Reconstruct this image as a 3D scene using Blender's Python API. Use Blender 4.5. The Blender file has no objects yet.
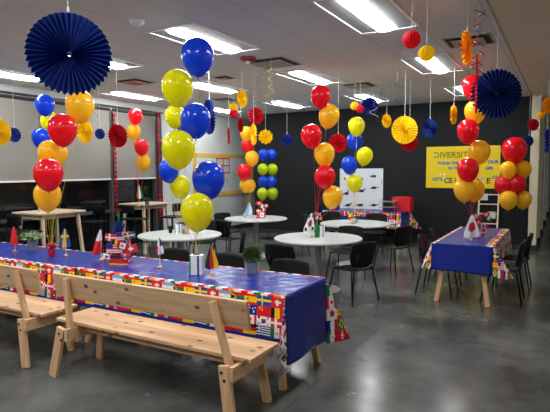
import bpy, bmesh, math, random
from mathutils import Vector, Matrix
random.seed(7)
PI = math.pi
sc = bpy.context.scene
COL = sc.collection
R_ = math.radians

# ------------------------------------------------------------------ camera
F_PX, PITCH, YAW, ROLL, EYE = 505.0, R_(4.2), R_(29.8), R_(-.3), 1.69
cy, sy, cp, sp = math.cos(YAW), math.sin(YAW), math.cos(PITCH), math.sin(PITCH)
FW = Vector((-sy*cp, cy*cp, -sp)); RT0 = Vector((cy, sy, 0)); UP0 = RT0.cross(FW)
RT = math.cos(ROLL)*RT0 + math.sin(ROLL)*UP0
UP = -math.sin(ROLL)*RT0 + math.cos(ROLL)*UP0
EYEP = Vector((0, 0, EYE))
cam_d = bpy.data.cameras.new('camera'); cam = bpy.data.objects.new('camera', cam_d); COL.objects.link(cam)
M = Matrix((RT, UP, -FW)).transposed().to_4x4(); M.translation = EYEP
cam.matrix_world = M
cam_d.sensor_width = 36; cam_d.lens = F_PX/550*36; cam_d.clip_start = .05
sc.camera = cam

def ray(px, py): return RT*((px-275)/F_PX) - UP*((py-206)/F_PX) + FW
def at(px, py, d): return EYEP + ray(px, py)*d                 # point d metres ahead
def atz(px, py, z): r = ray(px, py); return EYEP + r*((z-EYE)/r.z)
def aty(px, py, y): r = ray(px, py); return EYEP + r*(y/r.y)
def atx(px, py, x): r = ray(px, py); return EYEP + r*(x/r.x)
def depth(p): return (Vector(p)-EYEP).dot(FW)

# ------------------------------------------------------------------ materials
def lin(c): return tuple(((v/255)/12.92 if v/255 <= .04045 else (((v/255)+.055)/1.055)**2.4) for v in c)
def mat(name, rgb, rough=.5, metal=0, spec=.5, bump=None, coat=0, var=0, varscale=4, emit=None, trans=0, sss=0, ior=1.45):
    m = bpy.data.materials.new(name); m.use_nodes = True
    nt = m.node_tree; b = nt.nodes['Principled BSDF']
    c = lin(rgb)
    b.inputs['Base Color'].default_value = (*c, 1)
    b.inputs['Roughness'].default_value = rough; b.inputs['Metallic'].default_value = metal
    b.inputs['Specular IOR Level'].default_value = spec; b.inputs['Coat Weight'].default_value = coat
    b.inputs['Coat Roughness'].default_value = .05
    b.inputs['Transmission Weight'].default_value = trans; b.inputs['IOR'].default_value = ior
    if sss:
        b.inputs['Subsurface Weight'].default_value = sss; b.inputs['Subsurface Radius'].default_value = (.05, .05, .05)
        b.inputs['Subsurface Scale'].default_value = 1
    tc = nt.nodes.new('ShaderNodeTexCoord')
    if var:
        n = nt.nodes.new('ShaderNodeTexNoise'); n.inputs['Scale'].default_value = varscale; n.inputs['Detail'].default_value = 5
        nt.links.new(tc.outputs['Object'], n.inputs['Vector'])
        mx = nt.nodes.new('ShaderNodeMix'); mx.data_type = 'RGBA'
        mx.inputs[6].default_value = (*[v*(1-var) for v in c], 1); mx.inputs[7].default_value = (*[min(1, v*(1+var)) for v in c], 1)
        nt.links.new(n.outputs['Fac'], mx.inputs[0]); nt.links.new(mx.outputs[2], b.inputs['Base Color'])
    if bump:
        n = nt.nodes.new('ShaderNodeTexNoise'); n.inputs['Scale'].default_value = bump[0]; n.inputs['Detail'].default_value = 4
        nt.links.new(tc.outputs['Object'], n.inputs['Vector'])
        bp = nt.nodes.new('ShaderNodeBump'); bp.inputs['Strength'].default_value = bump[1]; bp.inputs['Distance'].default_value = .01
        nt.links.new(n.outputs['Fac'], bp.inputs['Height']); nt.links.new(bp.outputs['Normal'], b.inputs['Normal'])
    if emit:
        b.inputs['Emission Color'].default_value = (*emit[0], 1); b.inputs['Emission Strength'].default_value = emit[1]
    return m
def printed(name, rough, bump=None, spec=.5):
    m = mat(name, (255, 255, 255), rough, spec=spec, bump=bump)
    nt = m.node_tree; a = nt.nodes.new('ShaderNodeAttribute'); a.attribute_name = 'Col'
    nt.links.new(a.outputs['Color'], nt.nodes['Principled BSDF'].inputs['Base Color'])
    return m
def wood(name, rgb, dark, rough=.5, axis=0, knots=True):
    m = mat(name, rgb, rough, spec=.3); nt = m.node_tree; b = nt.nodes['Principled BSDF']
    tc = nt.nodes.new('ShaderNodeTexCoord'); mp = nt.nodes.new('ShaderNodeMapping')
    s = [14, 14, 14]; s[axis] = .9; mp.inputs['Scale'].default_value = s
    nt.links.new(tc.outputs['Object'], mp.inputs['Vector'])
    n = nt.nodes.new('ShaderNodeTexNoise'); n.inputs['Scale'].default_value = 2.2; n.inputs['Detail'].default_value = 6; n.inputs['Distortion'].default_value = .6
    nt.links.new(mp.outputs[0], n.inputs['Vector'])
    cr = nt.nodes.new('ShaderNodeValToRGB'); cr.color_ramp.elements[0].position = .3; cr.color_ramp.elements[1].position = .7
    c = lin(rgb); d = lin(dark)
    cr.color_ramp.elements[0].color = (*[.55*x+.45*y for x, y in zip(c, d)], 1); cr.color_ramp.elements[1].color = (*c, 1)
    nt.links.new(n.outputs['Fac'], cr.inputs[0]); out = cr.outputs[0]
    if knots:
        mp2 = nt.nodes.new('ShaderNodeMapping'); s = [11, 11, 11]; s[axis] = 6.5; mp2.inputs['Scale'].default_value = s
        nt.links.new(tc.outputs['Object'], mp2.inputs['Vector'])
        v = nt.nodes.new('ShaderNodeTexVoronoi'); v.inputs['Scale'].default_value = 1.0; v.inputs['Randomness'].default_value = 1
        nt.links.new(mp2.outputs[0], v.inputs['Vector'])
        r2 = nt.nodes.new('ShaderNodeValToRGB'); r2.color_ramp.elements[0].position = .11; r2.color_ramp.elements[1].position = .22
        r2.color_ramp.elements[0].color = (1, 1, 1, 1); r2.color_ramp.elements[1].color = (0, 0, 0, 1)
        nt.links.new(v.outputs['Distance'], r2.inputs[0])
        mx = nt.nodes.new('ShaderNodeMix'); mx.data_type = 'RGBA'; mx.inputs[7].default_value = (*[x*.5 for x in d], 1)
        nt.links.new(r2.outputs[0], mx.inputs[0]); nt.links.new(out, mx.inputs[6]); out = mx.outputs[2]
    nt.links.new(out, b.inputs['Base Color'])
    return m

MT = {}
MT['red'] = mat('latex_red', (235, 24, 42), .16, coat=.4)
MT['gold'] = mat('latex_gold', (255, 202, 40), .16, coat=.4)
MT['yellow'] = mat('latex_yellow', (236, 230, 6), .16, coat=.4)
MT['blue'] = mat('latex_blue', (22, 78, 220), .16, coat=.4)
MT['lime'] = mat('latex_lime', (200, 218, 24), .16, coat=.4)
MT['navy'] = mat('paper_navy', (40, 66, 150), .75, spec=.2)
MT['pblue'] = mat('paper_blue', (30, 54, 150), .7, spec=.2)
MT['pyellow'] = mat('paper_yellow', (255, 216, 24), .7, spec=.2)
MT['pgold'] = mat('paper_gold', (255, 190, 30), .7, spec=.2)
MT['pred'] = mat('paper_red', (215, 30, 52), .7, spec=.2)
MT['pdred'] = mat('paper_dark_red', (185, 18, 36), .7, spec=.2)
MT['string'] = mat('white_string', (215, 215, 210), .6)
MT['ribred'] = mat('red_ribbon', (190, 30, 45), .4); MT['ribyel'] = mat('yellow_ribbon', (215, 190, 60), .4)
MT['ribwhite'] = mat('white_ribbon', (205, 205, 205), .4)
MT['floor'] = mat('polished_concrete', (62, 65, 65), .2, spec=.5)
MT['ceiling'] = mat('ceiling_paint', (228, 231, 233), .9)
MT['ceil_tan'] = mat('tan_ceiling_paint', (246, 232, 212), .9, var=.03)
MT['black_wall'] = mat('black_wall_paint', (23, 26, 28), .7, spec=.25, var=.08, varscale=1.5)
MT['grey_wall'] = mat('grey_wall_paint', (192, 197, 195), .8, var=.03)
MT['cream'] = mat('cream_paint', (214, 206, 178), .7, var=.03)
MT['tan_wall'] = mat('tan_wall_paint', (120, 112, 94), .7, var=.04)
MT['white_paint'] = mat('white_paint', (205, 206, 204), .6, var=.03)
MT['blind'] = mat('blind_fabric', (132, 128, 121), .85, var=.03, varscale=2)
MT['alu'] = mat('grey_aluminium', (95, 98, 100), .4, metal=.5)
MT['alud'] = mat('dark_frame', (45, 46, 48), .5)
MT['glass'] = mat('dark_window_glass', (14, 17, 20), .06, spec=.6)
MT['lens'] = mat('light_lens', (255, 255, 255), .4, emit=((.95, .985, 1), 11))
MT['pan'] = mat('light_pan', (225, 225, 225), .5); MT['pand'] = mat('light_reflector', (150, 152, 154), .6)
MT['vent'] = mat('vent_metal', (170, 172, 165), .5); MT['slot'] = mat('vent_slot', (28, 28, 28), .7)
MT['pinkrefl'] = mat('pink_reflection', (205, 105, 105), .6)  # reflected red of the decorations, put into the colour
MT['alarm'] = mat('alarm_red', (120, 40, 45), .4)
MT['white'] = mat('white_laminate', (192, 194, 190), .3, var=.02)
MT['wgrey'] = mat('grey_metal', (150, 152, 152), .4, metal=.3)
MT['black'] = mat('black_plastic', (10, 11, 12), .55, spec=.25); MT['blackm'] = mat('black_metal', (20, 20, 21), .35, metal=.4)
MT['navychair'] = mat('navy_plastic', (30, 36, 80), .45)
MT['pine'] = wood('pine_board', (228, 188, 146), (150, 84, 40), .45, 0)
MT['piney'] = wood('pine_leg', (228, 186, 142), (170, 104, 55), .45, 2, False)
MT['pale'] = wood('pale_oak', (222, 200, 172), (170, 140, 110), .45, 1, False)
MT['palez'] = wood('pale_oak_leg', (222, 200, 172), (170, 140, 110), .45, 2, False)
MT['plastic_cloth'] = printed('printed_plastic_cloth', .26, bump=(11, .8), spec=.3)
MT['print'] = printed('printed_paper', .6)
MT['fabric_flag'] = printed('printed_fabric', .6)
MT['brass'] = mat('gold_plastic', (235, 175, 40), .35, metal=.2)
MT['pot'] = mat('grey_pot', (110, 118, 138), .5); MT['potl'] = mat('silver_pot', (170, 170, 168), .3, metal=.6)
MT['leaf'] = mat('leaf_green', (86, 116, 62), .5, var=.4, varscale=20); MT['leafy'] = mat('leaf_light', (120, 148, 92), .5, var=.4, varscale=20)
MT['leafd'] = mat('leaf_dark', (50, 62, 48), .5, var=.3, varscale=20)
MT['soil'] = mat('soil', (40, 32, 26), .9)
MT['green'] = mat('green_glass', (20, 110, 60), .15); MT['tinselg'] = mat('green_tinsel', (24, 130, 70), .25, metal=.3)
MT['tinselb'] = mat('blue_tinsel', (40, 60, 140), .25, metal=.3); MT['tinselr'] = mat('red_foil', (190, 24, 50), .25, metal=.4)
MT['tinselk'] = mat('dark_tinsel', (28, 30, 40), .3, metal=.3)
MT['clear'] = mat('clear_plastic', (225, 222, 222), .3, trans=.45, ior=1.1)
MT['redbox'] = mat('red_card', (205, 24, 34), .5)
MT['bolt'] = mat('dark_bolt', (50, 44, 38), .4, metal=.6)
MT['rope'] = mat('gold_foil', (200, 170, 70), .35, metal=.4)
MT['bulletin'] = mat('gold_border', (214, 170, 62), .6, var=.12, varscale=30)
MT['board'] = mat('bulletin_board', (196, 200, 200), .6, var=.03)
MT['yellowpaper'] = mat('yellow_banner_paper', (218, 190, 14), .65, var=.04, varscale=3)
MT['tan'] = mat('tan_box', (206, 160, 110), .6)

def thin(m, rgb, f):
    nt = m.node_tree; b = nt.nodes['Principled BSDF']; t = nt.nodes.new('ShaderNodeBsdfTranslucent'); t.inputs[0].default_value = (*lin(rgb), 1)
    x = nt.nodes.new('ShaderNodeMixShader'); x.inputs[0].default_value = f; o = nt.nodes['Material Output']
    nt.links.new(b.outputs[0], x.inputs[1]); nt.links.new(t.outputs[0], x.inputs[2]); nt.links.new(x.outputs[0], o.inputs[0])
for k, c in (('red', (245, 30, 48)), ('gold', (255, 214, 60)), ('yellow', (245, 240, 10)), ('blue', (30, 90, 230)), ('lime', (215, 230, 40))): thin(MT[k], c, .38)
for k, c in (('navy', (40, 62, 140)), ('pblue', (40, 70, 190)), ('pyellow', (255, 228, 50)), ('pgold', (255, 200, 50)), ('pred', (230, 40, 60)), ('pdred', (205, 25, 42))): thin(MT[k], c, .4)
# floor: mottled, polished, with saw-cut joints
nt = MT['floor'].node_tree; b = nt.nodes['Principled BSDF']
tc = nt.nodes.new('ShaderNodeTexCoord')
n1 = nt.nodes.new('ShaderNodeTexNoise'); n1.inputs['Scale'].default_value = 1.3; n1.inputs['Detail'].default_value = 8; n1.inputs['Roughness'].default_value = .6
n2 = nt.nodes.new('ShaderNodeTexNoise'); n2.inputs['Scale'].default_value = 5; n2.inputs['Detail'].default_value = 6
for n in (n1, n2): nt.links.new(tc.outputs['Object'], n.inputs['Vector'])
cr = nt.nodes.new('ShaderNodeValToRGB')
cr.color_ramp.elements[0].position = .38; cr.color_ramp.elements[0].color = (*lin((60, 62, 60)), 1)
cr.color_ramp.elements[1].position = .66; cr.color_ramp.elements[1].color = (*lin((100, 102, 97)), 1)
nt.links.new(n1.outputs['Fac'], cr.inputs[0]); nt.links.new(cr.outputs[0], b.inputs['Base Color'])
mr = nt.nodes.new('ShaderNodeMapRange'); mr.inputs[3].default_value = .12; mr.inputs[4].default_value = .34
nt.links.new(n2.outputs['Fac'], mr.inputs[0]); nt.links.new(mr.outputs[0], b.inputs['Roughness'])
# ceiling: faint two-foot tile grid
nt = MT['ceiling'].node_tree; b = nt.nodes['Principled BSDF']
tc = nt.nodes.new('ShaderNodeTexCoord'); br = nt.nodes.new('ShaderNodeTexBrick')
br.offset = 0; br.inputs['Scale'].default_value = 1; br.inputs['Brick Width'].default_value = .617; br.inputs['Row Height'].default_value = 40
br.inputs['Mortar Size'].default_value = .008
br.inputs['Color1'].default_value = (*lin((230, 232, 234)), 1); br.inputs['Color2'].default_value = (*lin((226, 229, 231)), 1)
br.inputs['Mortar'].default_value = (*lin((208, 210, 211)), 1)
mp = nt.nodes.new('ShaderNodeMapping'); mp.inputs['Location'].default_value = (1.3, -.08, 0)
nt.links.new(tc.outputs['Object'], mp.inputs[0]); nt.links.new(mp.outputs[0], br.inputs['Vector']); nt.links.new(br.outputs['Color'], b.inputs['Base Color'])

# ------------------------------------------------------------------ helpers
def link(name, me, parent=None):
    o = bpy.data.objects.new(name, me); COL.objects.link(o)
    if parent: o.parent = parent
    return o
def obj(name, bm, m, parent=None, smooth=False, loc=None):
    me = bpy.data.meshes.new(name)
    bmesh.ops.recalc_face_normals(bm, faces=bm.faces) if not bm.loops.layers.float_color.get('Col') else None
    bm.to_mesh(me); bm.free()
    for x in (m if isinstance(m, (list, tuple)) else [m]): me.materials.append(x)
    if smooth:
        for p in me.polygons: p.use_smooth = True
    o = link(name, me, parent)
    if loc is not None: o.location = loc
    return o
def empty(name, loc, rz=0):
    o = bpy.data.objects.new(name, None); COL.objects.link(o); o.location = loc; o.rotation_euler = (0, 0, rz); o.empty_display_size = .1
    return o
def tag(o, label, cat, group=None):
    o['label'] = label; o['category'] = cat
    if group: o['group'] = group
    return o
def thing(name, label, cat, loc, rz=0, group=None): return tag(empty(name, loc, rz), label, cat, group)
def struct(o): o['kind'] = 'structure'; return o
def copy_tree(o, parent=None):
    c = o.copy(); COL.objects.link(c)
    if parent: c.parent = parent
    for ch in list(o.children): copy_tree(ch, c)
    return c
def box(bm, c, s, rot=None, bev=0):
    r = bmesh.ops.create_cube(bm, size=1)
    vs = r['verts']
    for v in vs: v.co = Vector((v.co.x*s[0], v.co.y*s[1], v.co.z*s[2]))
    if bev:
        es = list({e for v in vs for e in v.link_edges})
        q = bmesh.ops.bevel(bm, geom=es, offset=bev, segments=2, affect='EDGES', profile=.5)
        vs = list({v for f in q['faces'] for v in f.verts} | {v for v in vs if v.is_valid})
    for v in vs:
        co = v.co
        if rot is not None: co = rot @ co
        v.co = co + Vector(c)
    return vs
def prism(bm, a, b, w, t, side):
    """plank from a to b; w along 'side', t along the remaining direction"""
    a, b = Vector(a), Vector(b); z = (b-a).normalized(); x = Vector(side); x = (x-z*x.dot(z)).normalized(); y = z.cross(x)
    R = Matrix((x, y, z)).transposed()
    return box(bm, (a+b)/2, (w, t, (b-a).length), R, min(w, t)*.12)
def tube(bm, pts, r, n=8, taper=None, cap=True):
    pts = [Vector(p) for p in pts]; rings = []
    up = Vector((0, 0, 1))
    for i, p in enumerate(pts):
        t = (pts[min(i+1, len(pts)-1)]-pts[max(i-1, 0)]).normalized()
        a = t.cross(up) if abs(t.dot(up)) < .95 else t.cross(Vector((1, 0, 0)))
        a.normalize(); c = a.cross(t).normalized()
        rr = r if taper is None else r + (taper-r)*i/(len(pts)-1)
        rings.append([bm.verts.new(p+(a*math.cos(2*PI*k/n)+c*math.sin(2*PI*k/n))*rr) for k in range(n)])
    for i in range(len(rings)-1):
        for k in range(n): bm.faces.new((rings[i][k], rings[i][(k+1) % n], rings[i+1][(k+1) % n], rings[i+1][k]))
    if cap: bm.faces.new(rings[0][::-1]); bm.faces.new(rings[-1])
def lathe(bm, prof, n=32, c=(0, 0, 0)):
    c = Vector(c); rings = []
    for r, z in prof:
        if r < 1e-5: rings.append([bm.verts.new(c+Vector((0, 0, z)))])
        else: rings.append([bm.verts.new(c+Vector((r*math.cos(2*PI*k/n), r*math.sin(2*PI*k/n), z))) for k in range(n)])
    for A, B in zip(rings, rings[1:]):
        for k in range(n):
            if len(A) == 1 and len(B) == 1: continue
            if len(A) == 1: bm.faces.new((A[0], B[(k+1) % n], B[k]))
            elif len(B) == 1: bm.faces.new((A[k], A[(k+1) % n], B[0]))
            else: bm.faces.new((A[k], A[(k+1) % n], B[(k+1) % n], B[k]))
def NB(): return bmesh.new()
def patch(bm, pos, col, nu, nv):
    """grid surface with a colour for each cell; pos(u,v), col(u,v) take 0..1"""
    L = bm.loops.layers.float_color.get('Col') or bm.loops.layers.float_color.new('Col')
    vs = [[bm.verts.new(pos(i/nu, j/nv)) for i in range(nu+1)] for j in range(nv+1)]
    for j in range(nv):
        for i in range(nu):
            f = bm.faces.new((vs[j][i], vs[j][i+1], vs[j+1][i+1], vs[j+1][i]))
            c = lin(col((i+.5)/nu, (j+.5)/nv))
            for l in f.loops: l[L] = (*c, 1)
def weld(bm, d=.0005): bmesh.ops.remove_doubles(bm, verts=bm.verts, dist=d)
def solid(o, t, off=-1):
    m = o.modifiers.new('thickness', 'SOLIDIFY'); m.thickness = t; m.offset = off
def paint(bm, rgb):
    L = bm.loops.layers.float_color.get('Col') or bm.loops.layers.float_color.new('Col')
    for f in bm.faces:
        for l in f.loops: l[L] = (*lin(rgb), 1)

# ------------------------------------------------------------------ flags
RD, WH, BL, YE, GR, BK, SK, OR = (214, 30, 44), (232, 232, 232), (26, 42, 128), (244, 196, 24), (18, 118, 62), (24, 24, 26), (120, 170, 215), (236, 140, 36)
def cross(u, v, bg, c, w=.11, cx=.38, c2=None):
    if c2 and (abs(u-cx) < w*.35 or abs(v-.5) < w*.6): return c2
    return c if abs(u-cx) < w*.75 or abs(v-.5) < w else bg
def hs(*c): return lambda u, v: c[min(len(c)-1, int((1-v)*len(c)))]
def vsx(*c): return lambda u, v: c[min(len(c)-1, int(u*len(c)))]
def inr(u, v, x, y, r): return ((u-x)*1.4)**2+(v-y)**2 < r*r
def f_aus(u, v):
    if u < .5 and v > .5:
        a, b2 = u*2, v*2-1
        return RD if abs(a-.5) < .12 or abs(b2-.5) < .15 else (WH if abs(a-.5) < .2 or abs(b2-.5) < .26 or abs(abs(a-.5)-abs(b2-.5)) < .12 else BL)
    return WH if inr(u, v, .25, .22, .12) or inr(u, v, .78, .3, .08) or inr(u, v, .7, .6, .08) or inr(u, v, .86, .65, .07) else BL
FL = {
 'arg': lambda u, v: YE if inr(u, v, .5, .5, .1) else hs(SK, WH, SK)(u, v),
 'sa': lambda u, v: BK if u < .3 and abs(v-.5) < .28*(1-u/.3)+.02 else (YE if u < .38 and abs(v-.5) < .34*(1-u/.4)+.04 else (GR if abs(v-.5) < .13 or abs(abs(v-.5)-.5*(1-u/.45)) < .1 else (WH if abs(v-.5) < .2 else (RD if v > .5 else BL)))),
 'esp': lambda u, v: RD if abs(v-.5) > .27 or inr(u, v, .3, .5, .12) else YE,
 'swe': lambda u, v: cross(u, v, (30, 76, 150), YE), 'sui': lambda u, v: WH if (abs(u-.5) < .08 and abs(v-.5) < .3) or (abs(v-.5) < .11 and abs(u-.5) < .22) else RD,
 'aus': f_aus, 'chn': lambda u, v: YE if inr(u, v, .2, .75, .13) or inr(u, v, .38, .85, .05) or inr(u, v, .4, .6, .05) else RD,
 'bel': vsx(BK, YE, RD), 'fra': vsx(BL, WH, RD), 'ita': vsx(GR, WH, RD),
 'can': lambda u, v: RD if abs(u-.5) > .27 or inr(u, v, .5, .5, .2) else WH,
 'kor': lambda u, v: (RD if v > .5 else BL) if inr(u, v, .5, .5, .26) else (BK if min(abs(u-.18), abs(u-.82)) < .07 and min(abs(v-.2), abs(v-.8)) < .1 else WH),
 'dan': lambda u, v: cross(u, v, RD, WH), 'bra': lambda u, v: BL if inr(u, v, .5, .5, .2) else (YE if abs(u-.5)*1.1+abs(v-.5) < .42 else GR),
 'deu': hs(BK, RD, YE), 'gre': lambda u, v: (WH if abs(u-.18) < .05 or abs(v-.75) < .07 else BL) if u < .37 and v > .5 else (BL if int((1-v)*9) % 2 == 0 else WH),
 'mex': lambda u, v: OR if inr(u, v, .5, .5, .12) else vsx(GR, WH, RD)(u, v), 'uk': lambda u, v: RD if abs(u-.5) < .07 or abs(v-.5) < .1 else (WH if abs(u-.5) < .12 or abs(v-.5) < .18 or abs(abs(u-.5)-abs(v-.5)) < .07 else BL),
 'jpn': lambda u, v: RD if inr(u, v, .5, .5, .3) else WH, 'nor': lambda u, v: cross(u, v, RD, WH, .14, c2=BL),
 'usa': lambda u, v: BL if u < .42 and v > .46 else (RD if int((1-v)*9) % 2 == 0 else WH), 'pol': lambda u, v: WH if u < .45 else RD,
 'red': lambda u, v: RD, 'bw': lambda u, v: SK if v > .5 else WH, 'pan': lambda u, v: (WH if v > .5 else BL) if u < .5 else (RD if v > .7 else WH),
 'ind': hs(OR, WH, GR), 'ngr': vsx(GR, YE, RD), 'rus': hs(WH, BL, RD),
}
ROWS = [['arg', 'sa', 'esp', 'swe', 'sui'], ['fra', 'ita', 'aus', 'chn', 'bel'], ['uk', 'jpn', 'can', 'kor', 'dan'], ['nor', 'rus', 'deu', 'gre', 'mex'], ['bra', 'usa', 'jpn', 'esp', 'aus'], ['fra', 'swe', 'chn', 'bel', 'sui']]
CW, CH = .12, .077
NAVY = (30, 46, 136)
def sheet(x, y):
    """colour of the flag print at x metres along (0 at the +X end, falling), y metres down"""
    r = int(y//CH); i = math.floor(x/CW); row = ROWS[r % 6]
    return FL[row[(i-1) % 5+0 if False else (i % 5)]](x/CW-i, 1-(y/CH-r))
def hem(x): return [WH, RD, WH, GR, WH, RD, OR][int(math.floor(x/.06)) % 7]

# ------------------------------------------------------------------ room shell
CE = 3.12; XL = -8.1; YB = 11.45
def slab(name, c, s, m): bm = NB(); box(bm, c, s); return struct(obj(name, bm, m))
slab('floor', (-2, 9.5, -.05), (14, 31, .1), MT['floor'])
bm = NB(); box(bm, (-4.41, 4.25, CE+.05), (7.58, 20.5, .1)); struct(obj('ceiling', bm, MT['ceiling']))
slab('ceiling_aisle', (2.2, 9.5, CE+.045), (5.64, 31, .1), MT['ceil_tan'])
slab('trim_1', (-.62, 2.7, CE-.006), (.02, 17.4, .014), MT['vent'])
bm = NB(); box(bm, (-3.9, YB+.1, CE/2), (6.56, .2, CE)); struct(obj('wall_back', bm, MT['black_wall']))
slab('baseboard_back', (-3.9, YB-.012, .05), (6.56, .024, .1), MT['alud'])
slab('wall_alcove', (-7.2, 13.9, CE/2), (2, .2, CE), MT['grey_wall'])
slab('wall_left', (XL-.1, 11.35, CE/2), (.2, 4.9, CE), MT['grey_wall'])
slab('baseboard_left', (XL+.012, 11.35, .05), (.024, 4.9, .1), MT['alud'])
slab('wall_near', (-2, -5.9, CE/2), (14, .2, CE), MT['grey_wall'])
slab('wall_right', (4.9, 9.5, CE/2), (.2, 31, CE), MT['cream'])
slab('wall_far', (2, 24.9, CE/2), (6, .2, CE), MT['grey_wall'])
# left glazing with roller blinds
slab('wall_left_header', (XL-.1, 1.5, CE-.1), (.2, 14.8, .2), MT['grey_wall'])
slab('trim_2', (XL-.02, 1.5, CE-.14), (.16, 14.8, .03), MT['alud'])
slab('trim_3', (XL+.005, 8.75, 1.5), (.12, .14, 2.9), MT['alud'])
MA, MB = atx(38.5, 140, XL).y, atx(109.8, 140, XL).y
mull = [-5.8, -3.2, -1.0, 1.1, 3.2, MA, MB, 8.64]
for k in range(len(mull)-1):
    y0, y1 = mull[k], mull[k+1]
    g = slab('window_%d' % (k+1), (XL-.06, (y0+y1)/2, 1.45), (.02, y1-y0-.05, 2.9), MT['glass'])
    bm = NB(); box(bm, (XL-.0, y1, 1.45), (.09, .06, 2.9)); box(bm, (XL-.0, (y0+y1)/2, .84), (.07, y1-y0, .055)); box(bm, (XL-.0, (y0+y1)/2, .04), (.07, y1-y0, .08))
    struct(obj('window_frame', bm, MT['alu'], g))
for k, (y0, y1) in enumerate([(-5.8, -1.0), (-1.0, 3.19), (3.21, MA-.01), (MA+.01, MB-.03), (MB+.03, 8.62)]):
    t = thing('roller_blind', ['grey roller blind on the left wall behind the camera', 'grey roller blind on the left wall beside the camera', 'grey roller blind at the near end of the left wall',
        'grey roller blind behind the blue and gold balloons over the near bar table', 'grey roller blind behind the far bar table next to the whiteboard wall'][k], 'roller blind', (XL+.05, (y0+y1)/2, 1.5), 0, 'roller blinds along the left wall')
    bm = NB(); box(bm, (0, 0, .72), (.006, y1-y0-.03, 1.44)); obj('blind_fabric', bm, MT['blind'], t)
    bm = NB(); tube(bm, [(0.01, -(y1-y0)/2+.02, 1.41), (0.01, (y1-y0)/2-.02, 1.41)], .03, 12); obj('roller_tube', bm, MT['alud'], t, True)
    bm = NB(); box(bm, (0, 0, 0), (.02, y1-y0-.03, .03)); obj('bottom_bar', bm, MT['pan'], t)
# aisle beyond the black wall: pilasters
bm = NB(); box(bm, (-.535, 11.62, CE/2), (.15, .42, CE)); struct(obj('wall_end', bm, MT['cream']))
slab('baseboard_end', (-.53, 11.6, .06), (.18, .48, .12), MT['alud'])
slab('wall_aisle', (-.7, 18.3, CE/2), (.2, 13, CE), MT['tan_wall'])
for k, (y, m) in enumerate([(12.9, 'tan_p'), (14.6, 'white_paint'), (17.2, 'cream'), (20.5, 'white_paint')]):
    mm = MT['cream'] if m == 'tan_p' else MT[m]
    slab('wall_pilaster_%d' % (k+1), (-.53, y, CE/2), (.16, .5, CE), mm); slab('baseboard_pilaster_%d' % (k+1), (-.52, y, .06), (.18, .54, .12), MT['alud'])

# ------------------------------------------------------------------ ceiling lights
def troffer():
    t = empty('ceiling_light', (0, 0, 0))
    bm = NB(); w, l, h = .30, .61, .0
    for s in (-1, 1):
        box(bm, (s*w, 0, -.008), (.025, 1.245, .016)); box(bm, (0, s*l, -.008), (.575, .025, .016))
    obj('frame', bm, MT['pan'], t)
    bm = NB()   # sloped reflector pans either side of the lens basket
    for s in (-1, 1):
        a = [(s*.288, -.6, -.004), (s*.288, .6, -.004), (s*.105, .6, -.008), (s*.105, -.6, -.008)]
        bm.faces.new([bm.verts.new(p) for p in a])
    obj('reflector', bm, MT['pand'], t)
    bm = NB(); n = 8; prof = [(math.cos(PI*k/n)*.1, -.008-math.sin(PI*k/n)*.036) for k in range(n+1)]
    A = [bm.verts.new((x, -.52, z)) for x, z in prof]; B = [bm.verts.new((x, .52, z)) for x, z in prof]
    for k in range(n): bm.faces.new((A[k], A[k+1], B[k+1], B[k]))
    bm.faces.new(A); bm.faces.new(B[::-1])
    obj('lens', bm, MT['lens'], t)
    return t
LX = {'-1.62': 'in the column nearest the aisle', '-3.5': 'in the second column from the aisle', '-5.37': 'in the third column from the aisle', '-7.24': 'in the column along the blinds'}
LY = [(10.0, 'farthest row'), (7.25, 'middle row'), (4.6, 'near row'), (1.9, 'row above the camera'), (-.9, 'row behind the camera')]
proto = troffer(); first = True
for xs, xl in LX.items():
    for y, yl in LY:
        o = proto if first else copy_tree(proto); first = False
        o.location = (float(xs), y-(.04 if y > 9 else 0), CE)
        tag(o, 'recessed fluorescent ceiling light %s, %s' % (xl, yl), 'ceiling light', 'recessed ceiling lights')
for y, l in ((3, 'near'), (9, 'middle'), (16, 'far')):
    o = copy_tree(proto); o.location = (2.6, y, CE); tag(o, 'recessed ceiling light over the side aisle, %s one' % l, 'ceiling light', 'recessed ceiling lights')

# ------------------------------------------------------------------ vents, alarm, detector
def vent(x, y, label, pink=False, s=.6):
    t = thing('ceiling_vent', label, 'air vent', (x, y, CE), 0, 'ceiling air vents')
    bm = NB(); h = s/2
    for k in range(4):
        R = Matrix.Rotation(k*PI/2, 3, 'Z'); box(bm, R @ Vector((h-.01, 0, -.006)), (.02, s, .012), R)
    obj('frame', bm, MT['vent'], t)
    bm = NB(); box(bm, (0, 0, -.004), (s-.04, s-.04, .006)); obj('slot', bm, MT['slot'], t)
    bm = NB(); vs = box(bm, (0, 0, -.03), (s-.16, s-.16, .008)); obj('face_plate', bm, MT['vent'], t)
    if pink: bm = NB(); box(bm, (-.0, 0, -.037), (.22, .22, .006)); obj('painted_reflection', bm, MT['pinkrefl'], t)['label'] = 'painted pink reflection'  # thin pink square paints the reflection of red decorations onto the face plate
vent(-.98, 6.12, 'square ceiling vent with painted pink reflection above the covered table beside the aisle', True, .5)
vent(-6.1, 6.1, 'square ceiling vent with painted pink reflection left of the yellow balloons', True, .5)
vent(-3.45, 6.0, 'square ceiling vent between the near and middle lights, dangling swirls beside it')
vent(-4.65, 6.55, 'small ceiling vent between the middle columns of lights', False, .3)
vent(-6.1, 8.6, 'ceiling vent near the corner above the whiteboard wall', False, .45)
vent(-3.1, 8.35, 'ceiling vent behind the red balloon, before the far lights', False, .5)
t = thing('fire_alarm', 'dark red round fire alarm on the ceiling beside a light', 'fire alarm', (-3.58, 5.57, CE))
bm = NB(); lathe(bm, [(0, 0), (.11, 0), (.11, -.02), (.085, -.05), (0, -.055)], 24); obj('body', bm, MT['alarm'], t, True)
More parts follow.
